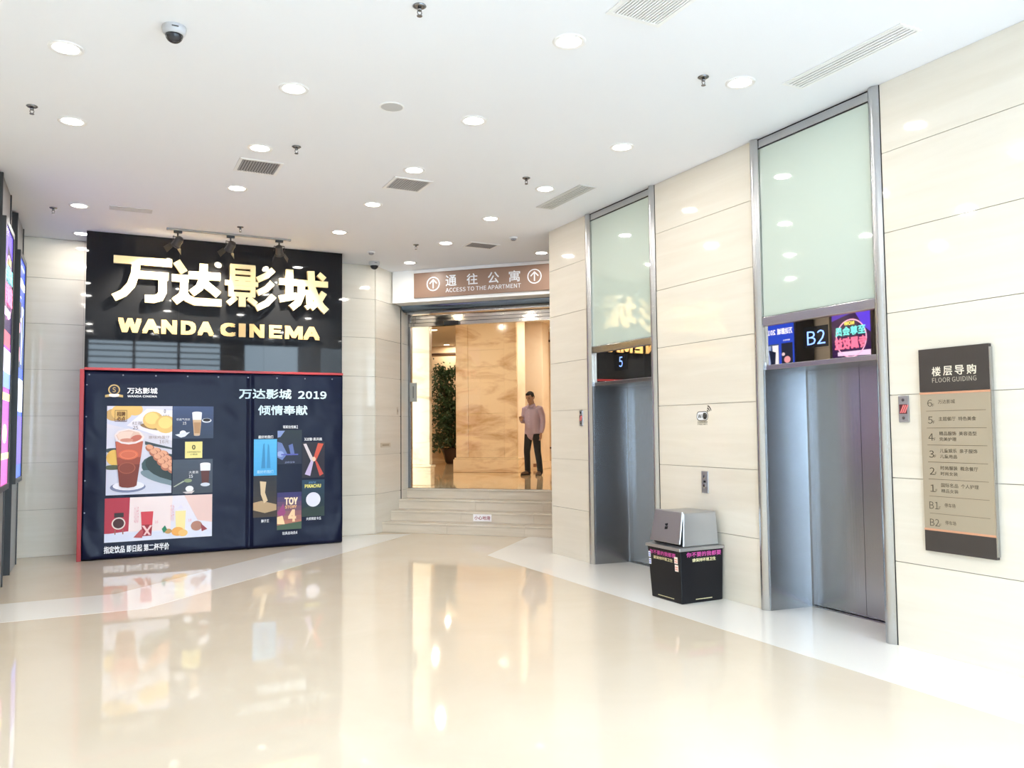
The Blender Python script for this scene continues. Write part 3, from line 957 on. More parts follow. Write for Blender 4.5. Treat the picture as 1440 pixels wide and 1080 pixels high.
for ch, (a0, a1, b0, b1) in spans.items():
    mb = MB()
    for k, (pts, w) in enumerate(CH[ch]):
        e = 0.0007 * k
        ribbon(mb, pts, w * (b1 - b0), lambda p: (p[0], YS - 0.03 - e, p[1]), lambda p: (p[0], YS - 0.085 - e, p[1]), a0, b0, a1 - a0, b1 - b0)
    mb.build('character', GOLD, t)
    for pts, w in CH[ch][:3]:
        p = pts[-1]
        MB().lathe([(0.012, -0.035), (0.012, 0.001)], (a0 + p[0] * (a1 - a0) * .9, YS, b0 + (.05 + .9 * p[1]) * (b1 - b0)), 8, ax=(0, 1, 0)).build('stand_off', BLACK, t)
fS = lambda a, b, o: (a, YS - 0.02 - o, b)
LET = [(0.204, 0.478), (0.486, 0.69), (0.715, 0.905), (0.953, 1.14), (1.16, 1.364), (1.448, 1.65), (1.687, 1.777), (1.827, 2.026), (2.09, 2.267), (2.306, 2.553), (2.563, 2.794)]
for ch, (a0, a1) in zip('WANDACINEMA', LET):
    text_obj('letter', ch, fS, a0, a1, 2.885, 3.07, GOLD2, t, 0.07, 3, 0.03)

# poster banner
YB = YS - 0.055


def wr_(x, z):
    m = min(1.0, max(0.0, (abs(x - 1.62) < 0.24) * 1.0 + (x > 2.9) + (x < 0.06) + (z < 0.06) + (z > 2.25)))
    def ramp(v, a, b):
        q = min(1.0, max(0.0, (v - a) / (b - a)))
        return q * q * (3 - 2 * q)
    inside = ramp(x, -0.05, 0.10) * (1 - ramp(x, 1.36, 1.55)) * ramp(z, 0.05, 0.2) * (1 - ramp(z, 2.2, 2.32))
    inside = max(inside, 1.0 * ramp(x, 1.80, 1.885) * (1 - ramp(x, 2.85, 3.0)) * ramp(z, 0.15, 0.28) * (1 - ramp(z, 1.6, 1.75)))
    d = (0.018 * noise.noise((x * 1.9, z * 1.5, 3.0)) + 0.011 * noise.noise((x * 3.6 + z * 2.0, z * 2.2 - x, 9.0)) + 0.005 * abs(noise.noise((x * 7 + z * 4, z * 5, 2.0)))) * (1 - 0.93 * inside)
    k = 0.028 * math.exp(-((x - 1.845) / 0.022) ** 2)                        # fold between the two sheets
    k += 0.012 * max(0, 1 - abs((x - 3.12) - (z - 0.35) * 0.35) / 0.10) * (z < 1.0) * (x > 2.85)
    k += 0.016 * max(0, 1 - abs((x + 0.17) * 1.2 + (z - 0.3) * 0.5) / 0.10) * (z < 0.6) * (x < 0.08)
    return d + k


def fBn(a, b, o):
    return (a, YB - wr_(a, b) - 0.0035 - o, b)


bn = thing('poster_banner', 'dark navy vinyl banner of drink photos and film posters on red frame', 'banner', (1.48, YB, 0))
mb = MB()
nx, nz = 130, 90
idx = {}
for j in range(nz + 1):
    for i in range(nx + 1):
        x = SX0 + 0.008 + (3.122 - SX0 - 0.008) * i / nx
        z = 0.004 + 2.383 * j / nz + (0.02 * (i / nx) if j == nz else 0)
        idx[i, j] = mb.P((x, YB - wr_(x, z) + (0.03 if j in (0, nz) else 0), z))
for j in range(nz):
    for i in range(nx):
        mb.f.append([idx[i, j], idx[i + 1, j], idx[i + 1, j + 1], idx[i, j + 1]]); mb.mi.append(0)
sheet = mb.build('vinyl_sheet', VINYL, bn, smooth=True)
sm = sheet.modifiers.new('thick', 'SOLIDIFY'); sm.thickness = 0.002; sm.offset = 1 if False else -1
MB().box(SX0 - 0.045, SX0 + 0.004, YB - 0.005, YS + 0.02, 0.002, 2.40).build('frame_post', RED, bn, bevel=0.003)
MB().box(SX0 + 0.004, 3.128, YB - 0.012, YS - 0.001, 2.388, 2.42).build('frame_rail', RED, bn, bevel=0.003)
EYE = mat('dull_eyelet', (0.16, 0.16, 0.19), 0.4, 0.8)
for k in range(9):
    MB().lathe([(0.010, 0), (0.010, 0.003)], (SX0 + 0.06 + 0.385 * k, YB - 0.012, 2.33), 10, ax=(0, -1, 0)).build('eyelet', EYE, bn)
for k in range(6):
    MB().lathe([(0.009, 0), (0.009, 0.003)], (SX0 + 0.035, YB - 0.012, 0.2 + 0.4 * k), 10, ax=(0, -1, 0)).build('eyelet', EYE, bn)


def pic(name, a0, a1, b0, b1, base, shapes, texts=(), parent=None, label=None, fn=None, lit_s=None):
    """a flat print: base rectangle + coloured shapes (unit coords) + lettering, one mesh"""
    fn = fn or fBn
    parent = parent or bn
    mats, key = [], {}

    def mi(c):
        if c not in key:
            key[c] = len(mats)
            mats.append(lit(c, lit_s) if lit_s else flat('print_%d_%d_%d' % c, c, 0.45))
        return key[c]
    mb = MB()
    U = lambda x, y: (a0 + (a1 - a0) * x, b0 + (b1 - b0) * y)
    n = 8
    if isinstance(base[0], tuple):     # printed vertical colour blend
        cols = [tuple(int(base[0][i] + (base[1][i] - base[0][i]) * (j + .5) / n) for i in range(3)) for j in range(n)]
    else:
        cols = [base] * n
    for j in range(n):
        for i in range(n):
            mb.face([fn(*U(x / n, y / n), 0) for x, y in ((i, j), (i + 1, j), (i + 1, j + 1), (i, j + 1))], mi(cols[j]))
    asp = (b1 - b0) / (a1 - a0)
    off = 0.0015
    for sh in shapes:
        k, c = sh[0], mi(sh[1])
        if k == 'e':        # ellipse cx cy rx ry (units of width) rot
            cx, cy, rx, ry = sh[2:6]
            ro = math.radians(sh[6]) if len(sh) > 6 else 0
            pts = []
            for q in range(20):
                ex, ey = rx * math.cos(q * math.pi / 10), ry * math.sin(q * math.pi / 10)
                pts.append((cx + ex * math.cos(ro) - ey * math.sin(ro), cy + (ex * math.sin(ro) + ey * math.cos(ro)) / asp))
        elif k == 'r':
            x0, x1, y0, y1 = sh[2:6]
            pts = [(x0, y0), (x1, y0), (x1, y1), (x0, y1)]
        else:
            pts = sh[2]
        pts = [(min(1, max(0, x)), min(1, max(0, y))) for x, y in pts]
        mb.face([fn(*U(*p), off) for p in pts], c)
        off += 0.00025
    for tx in texts:
        s_, c_, x0, x1, y0, y1 = tx[:6]
        p0, p1 = U(x0, y0), U(x1, y1)
        text_into(mb, s_, lambda a, b, o: fn(a, b, off + 0.0006), p0[0], p1[0], p0[1], p1[1], tx[6] if len(tx) > 6 else 0.01, mi(c_))
    o = mb.build(name, mats, parent)
    if label:
        o['label'] = label
    return o


text_obj('lettering', '万达影城', fBn, 1.697, 2.40, 2.04, 2.178, PRINTC, bn, 0.022)
text_obj('lettering', '2019', fBn, 2.49, 2.89, 2.045, 2.155, PRINTC, bn, 0.03)
text_obj('lettering', '倾情奉献', fBn, 1.95, 2.622, 1.818, 1.954, PRINTC, bn, 0.022)
text_obj('lettering', '万达影城', fBn, 0.323, 0.68, 2.095, 2.172, PRINTW, bn, 0.02)
text_obj('lettering', 'WANDA CINEMA', fBn, 0.327, 0.675, 2.048, 2.075, PRINTW, bn, 0.03)
text_obj('lettering', '指定饮品 即日起 第二杯半价', fBn, 0.086, 0.845, 0.078, 0.168, PRINTW, bn, 0.02)
# round gold emblem with a ribbon
GP = flat('gold_print', (190, 165, 110))
mb = MB()
mb.face([fBn(0.172 + 0.068 * math.cos(k * math.pi / 14), 2.142 + 0.068 * math.sin(k * math.pi / 14), 0) for k in range(28)], 0)
mb.face([fBn(0.172 + 0.053 * math.cos(k * math.pi / 14), 2.142 + 0.053 * math.sin(k * math.pi / 14), 0.0004) for k in range(28)], 1)
text_into(mb, 'S', lambda a, b, o: fBn(a, b, 0.001), 0.152, 0.192, 2.11, 2.175, 0.02, 0)
mb.face([fBn(a, b, 0.0012) for a, b in ((0.07, 2.075), (0.12, 2.085), (0.225, 2.085), (0.275, 2.075), (0.275, 2.045), (0.225, 2.052), (0.12, 2.052), (0.07, 2.045))], 0)
mb.face([fBn(a, b, 0.0016) for a, b in ((0.115, 2.088), (0.23, 2.088), (0.23, 2.06), (0.19, 2.05), (0.155, 2.05), (0.115, 2.06))], 2)
mb.build('emblem', [GP, flat('navy_print', (30, 34, 52)), PRINTW], bn)

# photograph of iced tea and egg waffle
Y1, Y2 = (226, 188, 112), (240, 210, 130)
tea = [('p', (205, 208, 226), [(0, 1), (0, .8), (1, .62), (1, 1)]), ('p', (232, 230, 240), [(0.3, .78), (1, .60), (1, .95), (.6, .97)]),
       ('e', (196, 160, 100), .10, .90, .13, .10), ('e', Y1, .22, .93, .16, .14), ('e', Y1, .42, .96, .12, .10),
       ('e', (150, 120, 85), .72, .76, .22, .05, -10), ('e', Y1, .70, .84, .16, .145), ('e', Y2, .68, .86, .11, .10), ('e', Y1, .90, .79, .17, .15), ('e', Y2, .89, .81, .11, .10),
       ('p', (62, 74, 78), [(.58, .60), (1, .52), (1, .5), (.58, .56)]), ('e', (60, 84, 88), .98, .27, .46, .24, -14), ('e', (120, 140, 150), .86, .175, .36, .09, -18), ('e', (46, 62, 64), 1.0, .30, .42, .22, -14),
       ('e', (62, 74, 78), .10, .50, .14, .04), ('e', (226, 184, 90), .12, .42, .12, .13), ('e', (82, 88, 66), .10, .31, .15, .04), ('e', (120, 128, 160), .33, .085, .27, .09), ('e', (232, 232, 242), .34, .10, .24, .075)]
for r in range(5):
    for c in range(3):
        x, y = .66 + c * .11 + r * .06, .53 - r * .055 - c * .035
        tea.append(('e', (176, 112, 88), x, y - .012, .075, .058, -25))
        tea.append(('e', (222, 164, 132), x - .008, y + .004, .055, .038, -25))
tea += [('p', (150, 72, 54), [(.13, .60), (.55, .60), (.46, .10), (.42, .085), (.33, .078), (.24, .085), (.20, .10)]),
        ('p', (190, 98, 74), [(.135, .60), (.55, .60), (.52, .42), (.16, .42)]),
        ('p', (122, 54, 42), [(.17, .34), (.505, .34), (.46, .10), (.42, .085), (.33, .078), (.24, .085), (.20, .10)]),
        ('e', (216, 112, 78), .33, .45, .15, .085), ('e', (236, 150, 112), .33, .45, .12, .062), ('e', (208, 108, 78), .33, .45, .115, .058),
        ('e', (164, 88, 64), .31, .30, .13, .095), ('e', (132, 62, 46), .31, .30, .115, .082),
        ('p', (238, 226, 224), [(.11, .67), (.17, .72), (.33, .745), (.50, .715), (.57, .65), (.54, .605), (.44, .575), (.33, .565), (.22, .578), (.14, .61)]),
        ('p', (222, 190, 172), [(.14, .67), (.20, .71), (.33, .73), (.48, .70), (.54, .65), (.51, .62), (.42, .59), (.33, .585), (.23, .595), (.17, .62)]),
        ('p', (232, 206, 190), [(.15, .68), (.22, .71), (.40, .71), (.34, .63), (.20, .60)]), ('e', (190, 108, 90), .44, .635, .09, .05, 20), ('e', (206, 140, 120), .30, .615, .10, .03)]
pic('drink_photo', 0.096, 0.862, 0.806, 1.935, ((205, 210, 228), (222, 216, 224)), tea,
    [('招牌', (110, 72, 52), .145, .275, .885, .935, .02), ('必点', (110, 72, 52), .145, .275, .832, .880, .02),
     ('红茶', (120, 112, 118), .38, .54, .785, .825, .0), ('25', (100, 80, 80), .39, .47, .735, .775, .0),
     ('原味鸡蛋仔', (150, 132, 128), .635, .96, .625, .66, .0), ('16', (150, 132, 128), .80, .88, .572, .61, .0), ('元', (150, 132, 128), .89, .95, .572, .61, .0), ('0', (96, 98, 110), .865, .895, .92, .965, .01), ('CAFE', (130, 132, 145), .80, .96, .885, .90, .0)],
    label='printed photo of iced tea cup, lemons and egg waffle')
mb = MB()
for q in ((0.185, 0.325, 1.736, 1.742), (0.185, 0.325, 1.876, 1.882), (0.185, 0.190, 1.74, 1.88), (0.320, 0.325, 1.74, 1.88)):
    mb.face([fBn(a, b, 0.013) for a, b in ((q[0], q[2]), (q[1], q[2]), (q[1], q[3]), (q[0], q[3]))])
mb.build('stamp_border', flat('print_110_72_52', (110, 72, 52)), bn)
W_ = (236, 238, 244)
pic('drink_photo', 0.868, 1.372, 1.51, 1.934, ((50, 62, 84), (62, 78, 118)),
    [('e', (210, 216, 228), .83, .56, .12, .06), ('e', (40, 36, 40), .83, .575, .095, .042), ('p', (206, 176, 140), [(.485, .60), (.70, .60), (.665, .10), (.52, .10)]), ('p', (230, 234, 242), [(.47, .80), (.71, .80), (.70, .58), (.485, .58)]),
     ('e', W_, .59, .80, .12, .03), ('e', (190, 170, 150), .59, .10, .072, .02), ('p', (176, 138, 100), [(.51, .5), (.685, .5), (.66, .16), (.53, .16)]),
     ('e', (226, 230, 240), .25, .17, .08, .07), ('p', (214, 220, 232), [(.06, .12), (.20, .16), (.42, .20), (.30, .06), (.20, .03)])],
    [('奶盖气泡饮', W_, .09, .42, .56, .63, .0), ('15', W_, .24, .33, .43, .52, .02)], label='printed photo of cup and saucer on slate blue')
pic('drink_photo', 0.876, 1.368, 0.788, 1.235, ((62, 70, 82), (70, 80, 96)),
    [('p', (92, 52, 50), [(.70, .70), (.92, .70), (.90, .28), (.73, .28)]), ('p', (226, 230, 240), [(.68, .86), (.945, .86), (.94, .66), (.69, .66)]), ('e', W_, .81, .86, .13, .035), ('e', (205, 212, 224), .815, .25, .12, .05),
     ('p', (170, 178, 160), [(.02, .22), (.04, .20), (.30, .36), (.26, .38)]), ('e', (138, 152, 118), .38, .38, .10, .05), ('e', (232, 234, 240), .42, .14, .10, .08), ('p', (206, 198, 200), [(.25, .05), (.55, .08), (.48, .0), (.33, .0)])],
    [('大麦茶', W_, .40, .64, .58, .66, .0), ('15', W_, .40, .50, .46, .55, .02)], label='printed photo of dark tea cup and spoon on grey')
pic('brand_card', 1.022, 1.236, 1.252, 1.468, (232, 220, 142), [], [('0', (60, 58, 40), .40, .60, .52, .80, .03), ('小茶坊', (70, 68, 48), .30, .72, .18, .27, .01), ('COFFEE&TEA', (90, 86, 60), .12, .9, .33, .41, .01)], label='pale yellow printed logo card')
strip = [('p', (176, 54, 72), [(0, 1), (.225, 1), (.215, .23), (0, .19)]), ('p', (236, 222, 222), [(.225, 1), (.62, 1), (.60, .2), (.215, .22)]), ('p', (226, 196, 190), [(.73, 1), (1, 1), (1, .34), (.86, .40)]), ('p', (216, 222, 240), [(0, .20), (1, .16), (1, 0), (0, 0)]),
         ('e', (226, 214, 206), .125, .42, .062, .060), ('e', (74, 44, 46), .125, .42, .050, .048), ('r', (50, 40, 42), .085, .17, .56, .66), ('r', (150, 96, 88), .09, .10, .17, .28), ('r', (150, 96, 88), .16, .17, .17, .28),
         ('p', (206, 70, 82), [(.325, .66), (.44, .66), (.425, .10), (.34, .10)]), ('p', (150, 40, 54), [(.335, .36), (.432, .36), (.425, .10), (.34, .10)]), ('p', (240, 200, 200), [(.335, .34), (.36, .34), (.42, .12), (.40, .12)]), ('p', (240, 200, 200), [(.432, .34), (.41, .34), (.35, .12), (.37, .12)]), ('p', (186, 88, 92), [(.26, .08), (.33, .26), (.35, .22), (.34, .06)]),
         ('p', (240, 224, 160), [(.645, .64), (.745, .64), (.735, .08), (.655, .08)]), ('p', (222, 218, 240), [(.67, .70), (.72, .70), (.70, .78), (.69, .78)]), ('e', (236, 172, 90), .67, .16, .06, .045), ('e', (240, 196, 120), .72, .12, .045, .035), ('e', (186, 146, 90), .58, .18, .035, .025), ('p', (46, 128, 96), [(.52, .24), (.55, .32), (.57, .22), (.54, .14)]),
         ('e', (176, 128, 112), .85, .27, .055, .05), ('p', (150, 70, 80), [(.89, .32), (.955, .18), (.90, .13)])]
pic('drink_photo', 0.088, 1.367, 0.215, 0.768, ((222, 226, 242), (228, 222, 232)), strip,
    [('红心火龙果', (224, 170, 180), .265, .305, .40, .80, .0), ('凤梨水果茶', (224, 170, 180), .60, .635, .40, .80, .0), ('18', (222, 150, 165), .455, .485, .38, .44, .0), ('18', (222, 150, 165), .77, .80, .38, .44, .0)], label='printed photo strip of pink and yellow fruit drinks')
# film posters: plain colour stand-ins with their captions
pic('film_poster', 1.897, 2.205, 0.99, 1.487, ((70, 160, 216), (86, 178, 230)), [('p', (56, 132, 186), [(.32, .2), (.40, .85), (.46, .9), (.50, .2)]), ('p', (60, 138, 192), [(.55, .2), (.60, .88), (.66, .82), (.72, .2)])], [('最好的我们', (190, 226, 244), .14, .84, .06, .15, .0)], label='plain sky blue printed film poster')
pic('film_poster', 2.212, 2.545, 1.138, 1.610, ((30, 36, 60), (32, 44, 52)), [('p', (126, 146, 196), [(0, .98), (.30, .98), (.12, .80), (0, .78)]), ('p', (104, 124, 178), [(0, .66), (.18, .62), (.40, .30), (.2, .12), (0, .2)]), ('e', (150, 168, 214), .12, .30, .14, .12), ('p', (92, 108, 166), [(.45, .55), (.62, .6), (.70, .30), (.55, .25)]), ('r', (84, 90, 170), .15, .85, .26, .30)], [('2019', (150, 160, 200), .30, .70, .03, .08, .0)], label='dark printed film poster with pale blue cloud shapes')
pic('film_poster', 2.550, 2.866, 0.94, 1.438, ((32, 28, 42), (36, 34, 46)), [('p', (206, 196, 200), [(.05, .95), (.18, .96), (.52, .5), (.42, .42)]), ('p', (196, 84, 66), [(.95, .95), (.70, .97), (.50, .55), (.60, .45)]), ('p', (186, 170, 206), [(.40, .5), (.52, .5), (.36, .05), (.12, .1)]), ('p', (188, 74, 64), [(.55, .5), (.66, .45), (.95, .10), (.78, .04)]), ('e', (232, 196, 170), .52, .52, .08, .1)], label='dark printed film poster with white and red streaks')
pic('film_poster', 1.894, 2.203, 0.425, 0.982, ((66, 54, 44), (32, 32, 40)), [('p', (176, 150, 116), [(0, .18), (0, .36), (.35, .40), (1, .30), (1, .16), (.5, .10)]), ('p', (206, 184, 150), [(.28, .88), (.55, .86), (.50, .6), (.62, .40), (.46, .34), (.32, .56)])], label='dark printed film poster with tan ground')
pic('film_poster', 2.212, 2.545, 0.24, 0.75, ((206, 130, 96), (44, 44, 104)), [('p', (150, 70, 120), [(0, .45), (.25, .7), (.35, .45), (.2, .3)]), ('p', (236, 206, 160), [(0, .34), (.22, .38), (.32, .14), (0, .16)]), ('p', (70, 92, 74), [(0, .12), (1, .2), (1, 0), (0, 0)])],
    [('TOY', (246, 222, 190), .30, .84, .66, .86, .04), ('STORY', (240, 190, 140), .32, .80, .56, .645, .04), ('4', (240, 200, 160), .45, .78, .20, .53, .05)], label='blue to orange printed film poster with large lettering')
pic('film_poster', 2.550, 2.866, 0.40, 0.91, ((28, 40, 44), (30, 60, 84)), [('e', (214, 216, 232), .50, .46, .32, .32), ('p', (40, 56, 52), [(0, .22), (.3, .27), (.6, .24), (1, .27), (1, .0), (0, 0)])],
    [('DETECTIVE', (120, 170, 220), .30, .62, .90, .95, .02), ('PIKACHU', (232, 226, 130), .12, .84, .78, .88, .05)], label='dark printed film poster with a pale round moon')
for s_, a0, a1, b0 in (('最好的我们', 1.955, 2.152, 1.497), ('哥斯拉怪兽', 2.285, 2.465, 1.632), ('2', 2.47, 2.49, 1.632), ('X', 2.58, 2.607, 1.458), ('战警·黑凤凰', 2.61, 2.83, 1.458), ('狮子王', 2.0, 2.105, 0.352), ('玩具总动员', 2.285, 2.465, 0.168), ('4', 2.468, 2.49, 0.168), ('大侦探皮卡丘', 2.61, 2.82, 0.348)):
    text_obj('caption', s_, fBn, a0, a1, b0, b0 + 0.042, PRINTW, bn, 0.012)

# ------------------------------------------------------------------ lit poster stands on the left
def kiosk(y0, y1, label, base, shapes, texts):
    X1 = -0.865
    t = thing('poster_stand', label, 'display', (X1 - 0.1, (y0 + y1) / 2, 0), 'lit poster stands by the left wall')
    MB().box(X1 - 0.42, X1, y0, y0 + 0.035, 0, H - 0.03).build('side_post', BLACK, t, bevel=0.004)
    MB().box(X1 - 0.42, X1, y1 - 0.035, y1, 0, H - 0.03).build('side_post', BLACK, t, bevel=0.004)
    MB().box(X1 - 0.41, X1 - 0.012, y0 + 0.035, y1 - 0.035, 0.002, H - 0.035).build('face_panel', GREYFACE, t)
    sx = X1 + 0.035
    fr = MB()
    z0, z1 = 1.02, 3.72
    fr.box(X1 - 0.012, sx, y0 + 0.0, y0 + 0.05, z0, z1).box(X1 - 0.012, sx, y1 - 0.05, y1, z0, z1)
    fr.box(X1 - 0.012, sx, y0 + 0.05, y1 - 0.05, z0, z0 + 0.06).box(X1 - 0.012, sx, y0 + 0.05, y1 - 0.05, z1 - 0.06, z1)
    fr.build('bezel', BLACK, t, bevel=0.004)
    fn = lambda a, b, o: (sx - 0.014 + o, a, b)
    pic('poster', y0 + 0.05, y1 - 0.05, z0 + 0.06, z1 - 0.06, base, shapes, texts, parent=t, fn=fn, lit_s=1.9)
    return t


BL = (40, 70, 200)
kiosk(10.86, 11.73, 'tall black poster stand with blue lit poster beside the back wall', ((60, 90, 210), BL),
      [('r', (130, 160, 240), .05, .25, .975, .99), ('p', (60, 80, 120), [(.5, .80), (.93, .80), (.93, .50), (.5, .50)]), ('p', (235, 238, 250), [(.52, .79), (.72, .79), (.62, .52), (.52, .52)]), ('p', (150, 170, 220), [(.76, .79), (.92, .79), (.92, .66), (.80, .6)]),
       ('p', (30, 36, 60), [(.60, .74), (.84, .76), (.80, .70), (.72, .56), (.66, .56)]), ('p', (40, 44, 60), [(.06, .80), (.42, .80), (.42, .50), (.06, .50)]), ('e', (230, 160, 170), .24, .68, .10, .08), ('e', (200, 120, 130), .26, .56, .07, .12), ('e', (220, 200, 210), .36, .72, .05, .04),
       ('r', (220, 226, 245), .05, .95, .30, .45), ('r', (90, 60, 190), .05, .95, .06, .28), ('e', (240, 180, 200), .5, .38, .2, .1)],
      [('万达影城', (238, 242, 255), .06, .54, .865, .91, .03), ('2019', (238, 242, 255), .60, .94, .868, .905, .03), ('WANDA CINEMA', (210, 225, 255), .2, .8, .955, .97, .03), ('最新影讯', (240, 244, 255), .14, .36, .815, .825, .01)])
ring = []
for k in range(36):
    a, b = 2 * math.pi * k / 36, 2 * math.pi * (k + 1) / 36
    ring.append(('p', (255, 190, 235), [(.5 + r * math.cos(x), .775 + r * 0.318 * math.sin(x)) for r, x in ((.40, a), (.40, b), (.375, b), (.375, a))]))
kiosk(9.20, 10.10, 'tall black poster stand with purple neon lit poster nearest the viewer', ((210, 90, 160), (70, 50, 190)),
      [('p', (46, 24, 74), [(0, .98), (1, .90), (1, .56), (0, .60)]), ('p', (90, 60, 235), [(0, 1), (.5, 1), (.2, .85), (0, .8)]), ('p', (232, 210, 250), [(.02, .655), (.02, .69), (.86, .69), (.86, .665)]),
       ('r', (225, 225, 250), .0, 1, .44, .53), ('r', (120, 150, 240), .0, 1, .38, .44), ('r', (240, 220, 140), .0, 1, .33, .36), ('r', (220, 90, 110), .1, .9, .54, .60), ('e', (250, 230, 150), .5, .20, .25, .12), ('r', (255, 235, 150), 0, 1, .10, .125)] + ring,
      [('NOW', (255, 245, 120), .40, .66, .862, .888, .04), ('至尊会员', (130, 240, 240), .12, .90, .795, .855, .03), ('专属权益', (255, 130, 170), .10, .92, .705, .785, .035)])

# ------------------------------------------------------------------ ceiling fittings
def downlight(x, y, label, lens=LENS, watts=DOWNLIGHT_W, col=(1.0, 0.96, 0.89), z=H, T=None, group='round ceiling downlights'):
    p = T((x, y, z)) if T else Vector((x, y, z))
    t = thing('downlight', label, 'ceiling light', p, group)
    MB().lathe([(0.082, 0.0), (0.082, -0.006), (0.108, -0.008), (0.112, -0.001)], p, 28, cap=False).build('trim_ring', WHITE_METAL, t, smooth=True)
    MB().lathe([(0.083, -0.0035), (0.0, -0.0036)], p, 28, cap=False).build('lens', lens, t)
    d = bpy.data.lights.new('downlight_lamp', 'AREA')
    d.shape, d.size, d.energy, d.color = 'DISK', 0.15, watts, col
    lo = bpy.data.objects.new('lamp', d)
    lo.location = (0, 0, -0.012)
    lo.parent = t
    COL.objects.link(lo)
    return t


colx = [-0.235, 1.27, 2.755, 4.245, 5.757]
rowy = [(4.54, 'front'), (6.09, 'second'), (7.53, 'third'), (8.90, 'fourth'), (10.35, 'fifth'), (11.81, 'rear')]
cname = ['far-left', 'second', 'third', 'fourth', 'fifth']
for r, (y, rn) in enumerate(rowy):
    for c, x in enumerate(colx):
        if (c == 4 and r < 4) or (r == 5 and c in (1, 2, 4)):
            continue
        if r == 4 and c == 1 or r == 3 and c == 0:
            continue
        if r == 0 and c == 0:
            continue
        lbl = 'round recessed ceiling downlight, %s row from the front, %s column from the left' % (rn, ['first', 'second', 'third', 'fourth', 'fifth'][c])
        downlight(x, y, lbl)
for y in (1.6, 0.1):
    for x in colx[:4]:
        if y < 3:
            downlight(x, y, 'round ceiling downlight above the viewer, %s, %s column from the left' % ('just outside the picture' if y > 1 else 'along the glass front', ('first', 'second', 'third', 'fourth')[colx.index(x)]))
for u, v, lb in ((-8.5, 19.5, 'warm recessed lobby downlight seen between pilaster and column'), (-9.65, 23.1, 'warm lobby downlight close to the back wall ledge'),
                 (-4.6, 17.9, 'warm lobby downlight over the space behind the standing man'), (-4.4, 15.0, 'warm lobby downlight just inside the glass door'),
                 (-6.6, 15.4, 'warm lobby downlight in front of the marble column'), (-4.45, 12.88, 'added warm lamp behind the glass door header, warming the pilaster'),  # the lamp behind the header is added to warm the pilaster front
                 (-3.0, 19.3, 'warm lobby downlight by the right lobby wall')):
    downlight(u, v, lb, LENS_W, LOBBY_W * (0.3 if v > 22 else 0.2 if v < 13 else 1), (1.0, 0.87, 0.71), H + 0.02, E, 'warm lobby downlights')

# sprinklers
sp_data = [(1.70, 4.546, 'near front edge, right of the dome camera'), (3.93, 4.586, 'near the wide front grille'), (3.881, 7.28, 'beside the middle slot diffuser'),
           (1.561, 7.352, 'right of the left square grille'), (-0.508, 7.312, 'at far left above the kiosks'), (-0.501, 10.571, 'near the rear left corner'),
           (3.907, 10.616, 'between sign tower and doorway'), (1.556, 10.598, 'behind the spotlight rail')]
first = None
for x, y, s_ in sp_data:
    lb = 'small grey ceiling sprinkler head ' + s_
    if not first:
        p = (x, y, H)
        first = thing('sprinkler', lb, 'sprinkler', p, 'ceiling sprinkler heads')
        MB().lathe([(0.040, 0.0), (0.042, -0.004), (0.030, -0.012), (0.018, -0.014)], p, 20).build('rosette', STEEL_DARK, first, smooth=True)
        MB().lathe([(0.012, -0.012), (0.014, -0.03), (0.009, -0.034)], p, 12).build('stem', STEEL_DARK, first, smooth=True)
        mb = MB()
        for s in (-1, 1):
            mb.tube([(x + s * 0.010, y, H - 0.03), (x + s * 0.014, y, H - 0.045), (x + s * 0.005, y, H - 0.062)], 0.0032, 6)
        mb.build('yoke', STEEL_DARK, first)
        MB().lathe([(0.017, -0.062), (0.017, -0.066)], p, 14).build('deflector', STEEL_DARK, first)
    else:
        copy_thing(first, (x, y, H), lb)

# square grilles
def grille(x0, x1, y0, y1, label, along='y', nf=14, fm=WHITE_METAL, lm=VENTG, name='air_grille', fw_=0.03):
    c = ((x0 + x1) / 2, (y0 + y1) / 2, H)
    t = thing(name, label, 'air vent', c)
    mb = MB()
    z0, z1 = H - 0.008, H - 0.0005
    mb.box(x0 - fw_, x1 + fw_, y0 - fw_, y0, z0, z1).box(x0 - fw_, x1 + fw_, y1, y1 + fw_, z0, z1)
    mb.box(x0 - fw_, x0, y0, y1, z0, z1).box(x1, x1 + fw_, y0, y1, z0, z1)
    mb.build('frame', fm, t)
    MB().face([(x0, y0, H - 0.0008), (x0, y1, H - 0.0008), (x1, y1, H - 0.0008), (x1, y0, H - 0.0008)]).build('backing', VENTD, t)
    for k in range(nf):
        mb = MB()
        if along == 'y':
            a = x0 + (x1 - x0) * (k + 0.5) / nf
            w = (x1 - x0) / nf * 0.33
            mb.box(a - w, a + w, y0, y1, H - 0.007, H - 0.002)
        else:
            a = y0 + (y1 - y0) * (k + 0.5) / nf
            w = (y1 - y0) / nf * 0.33
            mb.box(x0, x1, a - w, a + w, H - 0.007, H - 0.002)
        mb.build('slat', lm, t)
    return t


grille(1.175, 1.525, 7.90, 8.26, 'square grey return-air grille in the ceiling left of centre')
grille(2.68, 3.035, 7.83, 8.195, 'square grey return-air grille in the middle of the ceiling', lm=mat('vent_grey_light', (0.45, 0.45, 0.465), 0.6, 0, 0.2))
grille(4.555, 4.945, 10.15, 10.40, 'small grey ceiling grille in front of the apartment sign')
grille(2.795, 3.14, 3.72, 4.09, 'large slatted ceiling grille cut by the top picture edge', lm=WHITE_METAL, nf=16)
LW = mat('pale_vent', (0.62, 0.62, 0.63), 0.5, 0, 0.3)
grille(4.56, 4.725, 3.42, 4.40, 'long white slot diffuser close to the near lift', 'y', 5, WHITE_METAL, WHITE_METAL, 'slot_diffuser', 0.02)
grille(4.52, 4.69, 7.26, 8.19, 'long grey slot diffuser close to the far lift', 'y', 5, LW, LW, 'slot_diffuser', 0.02)
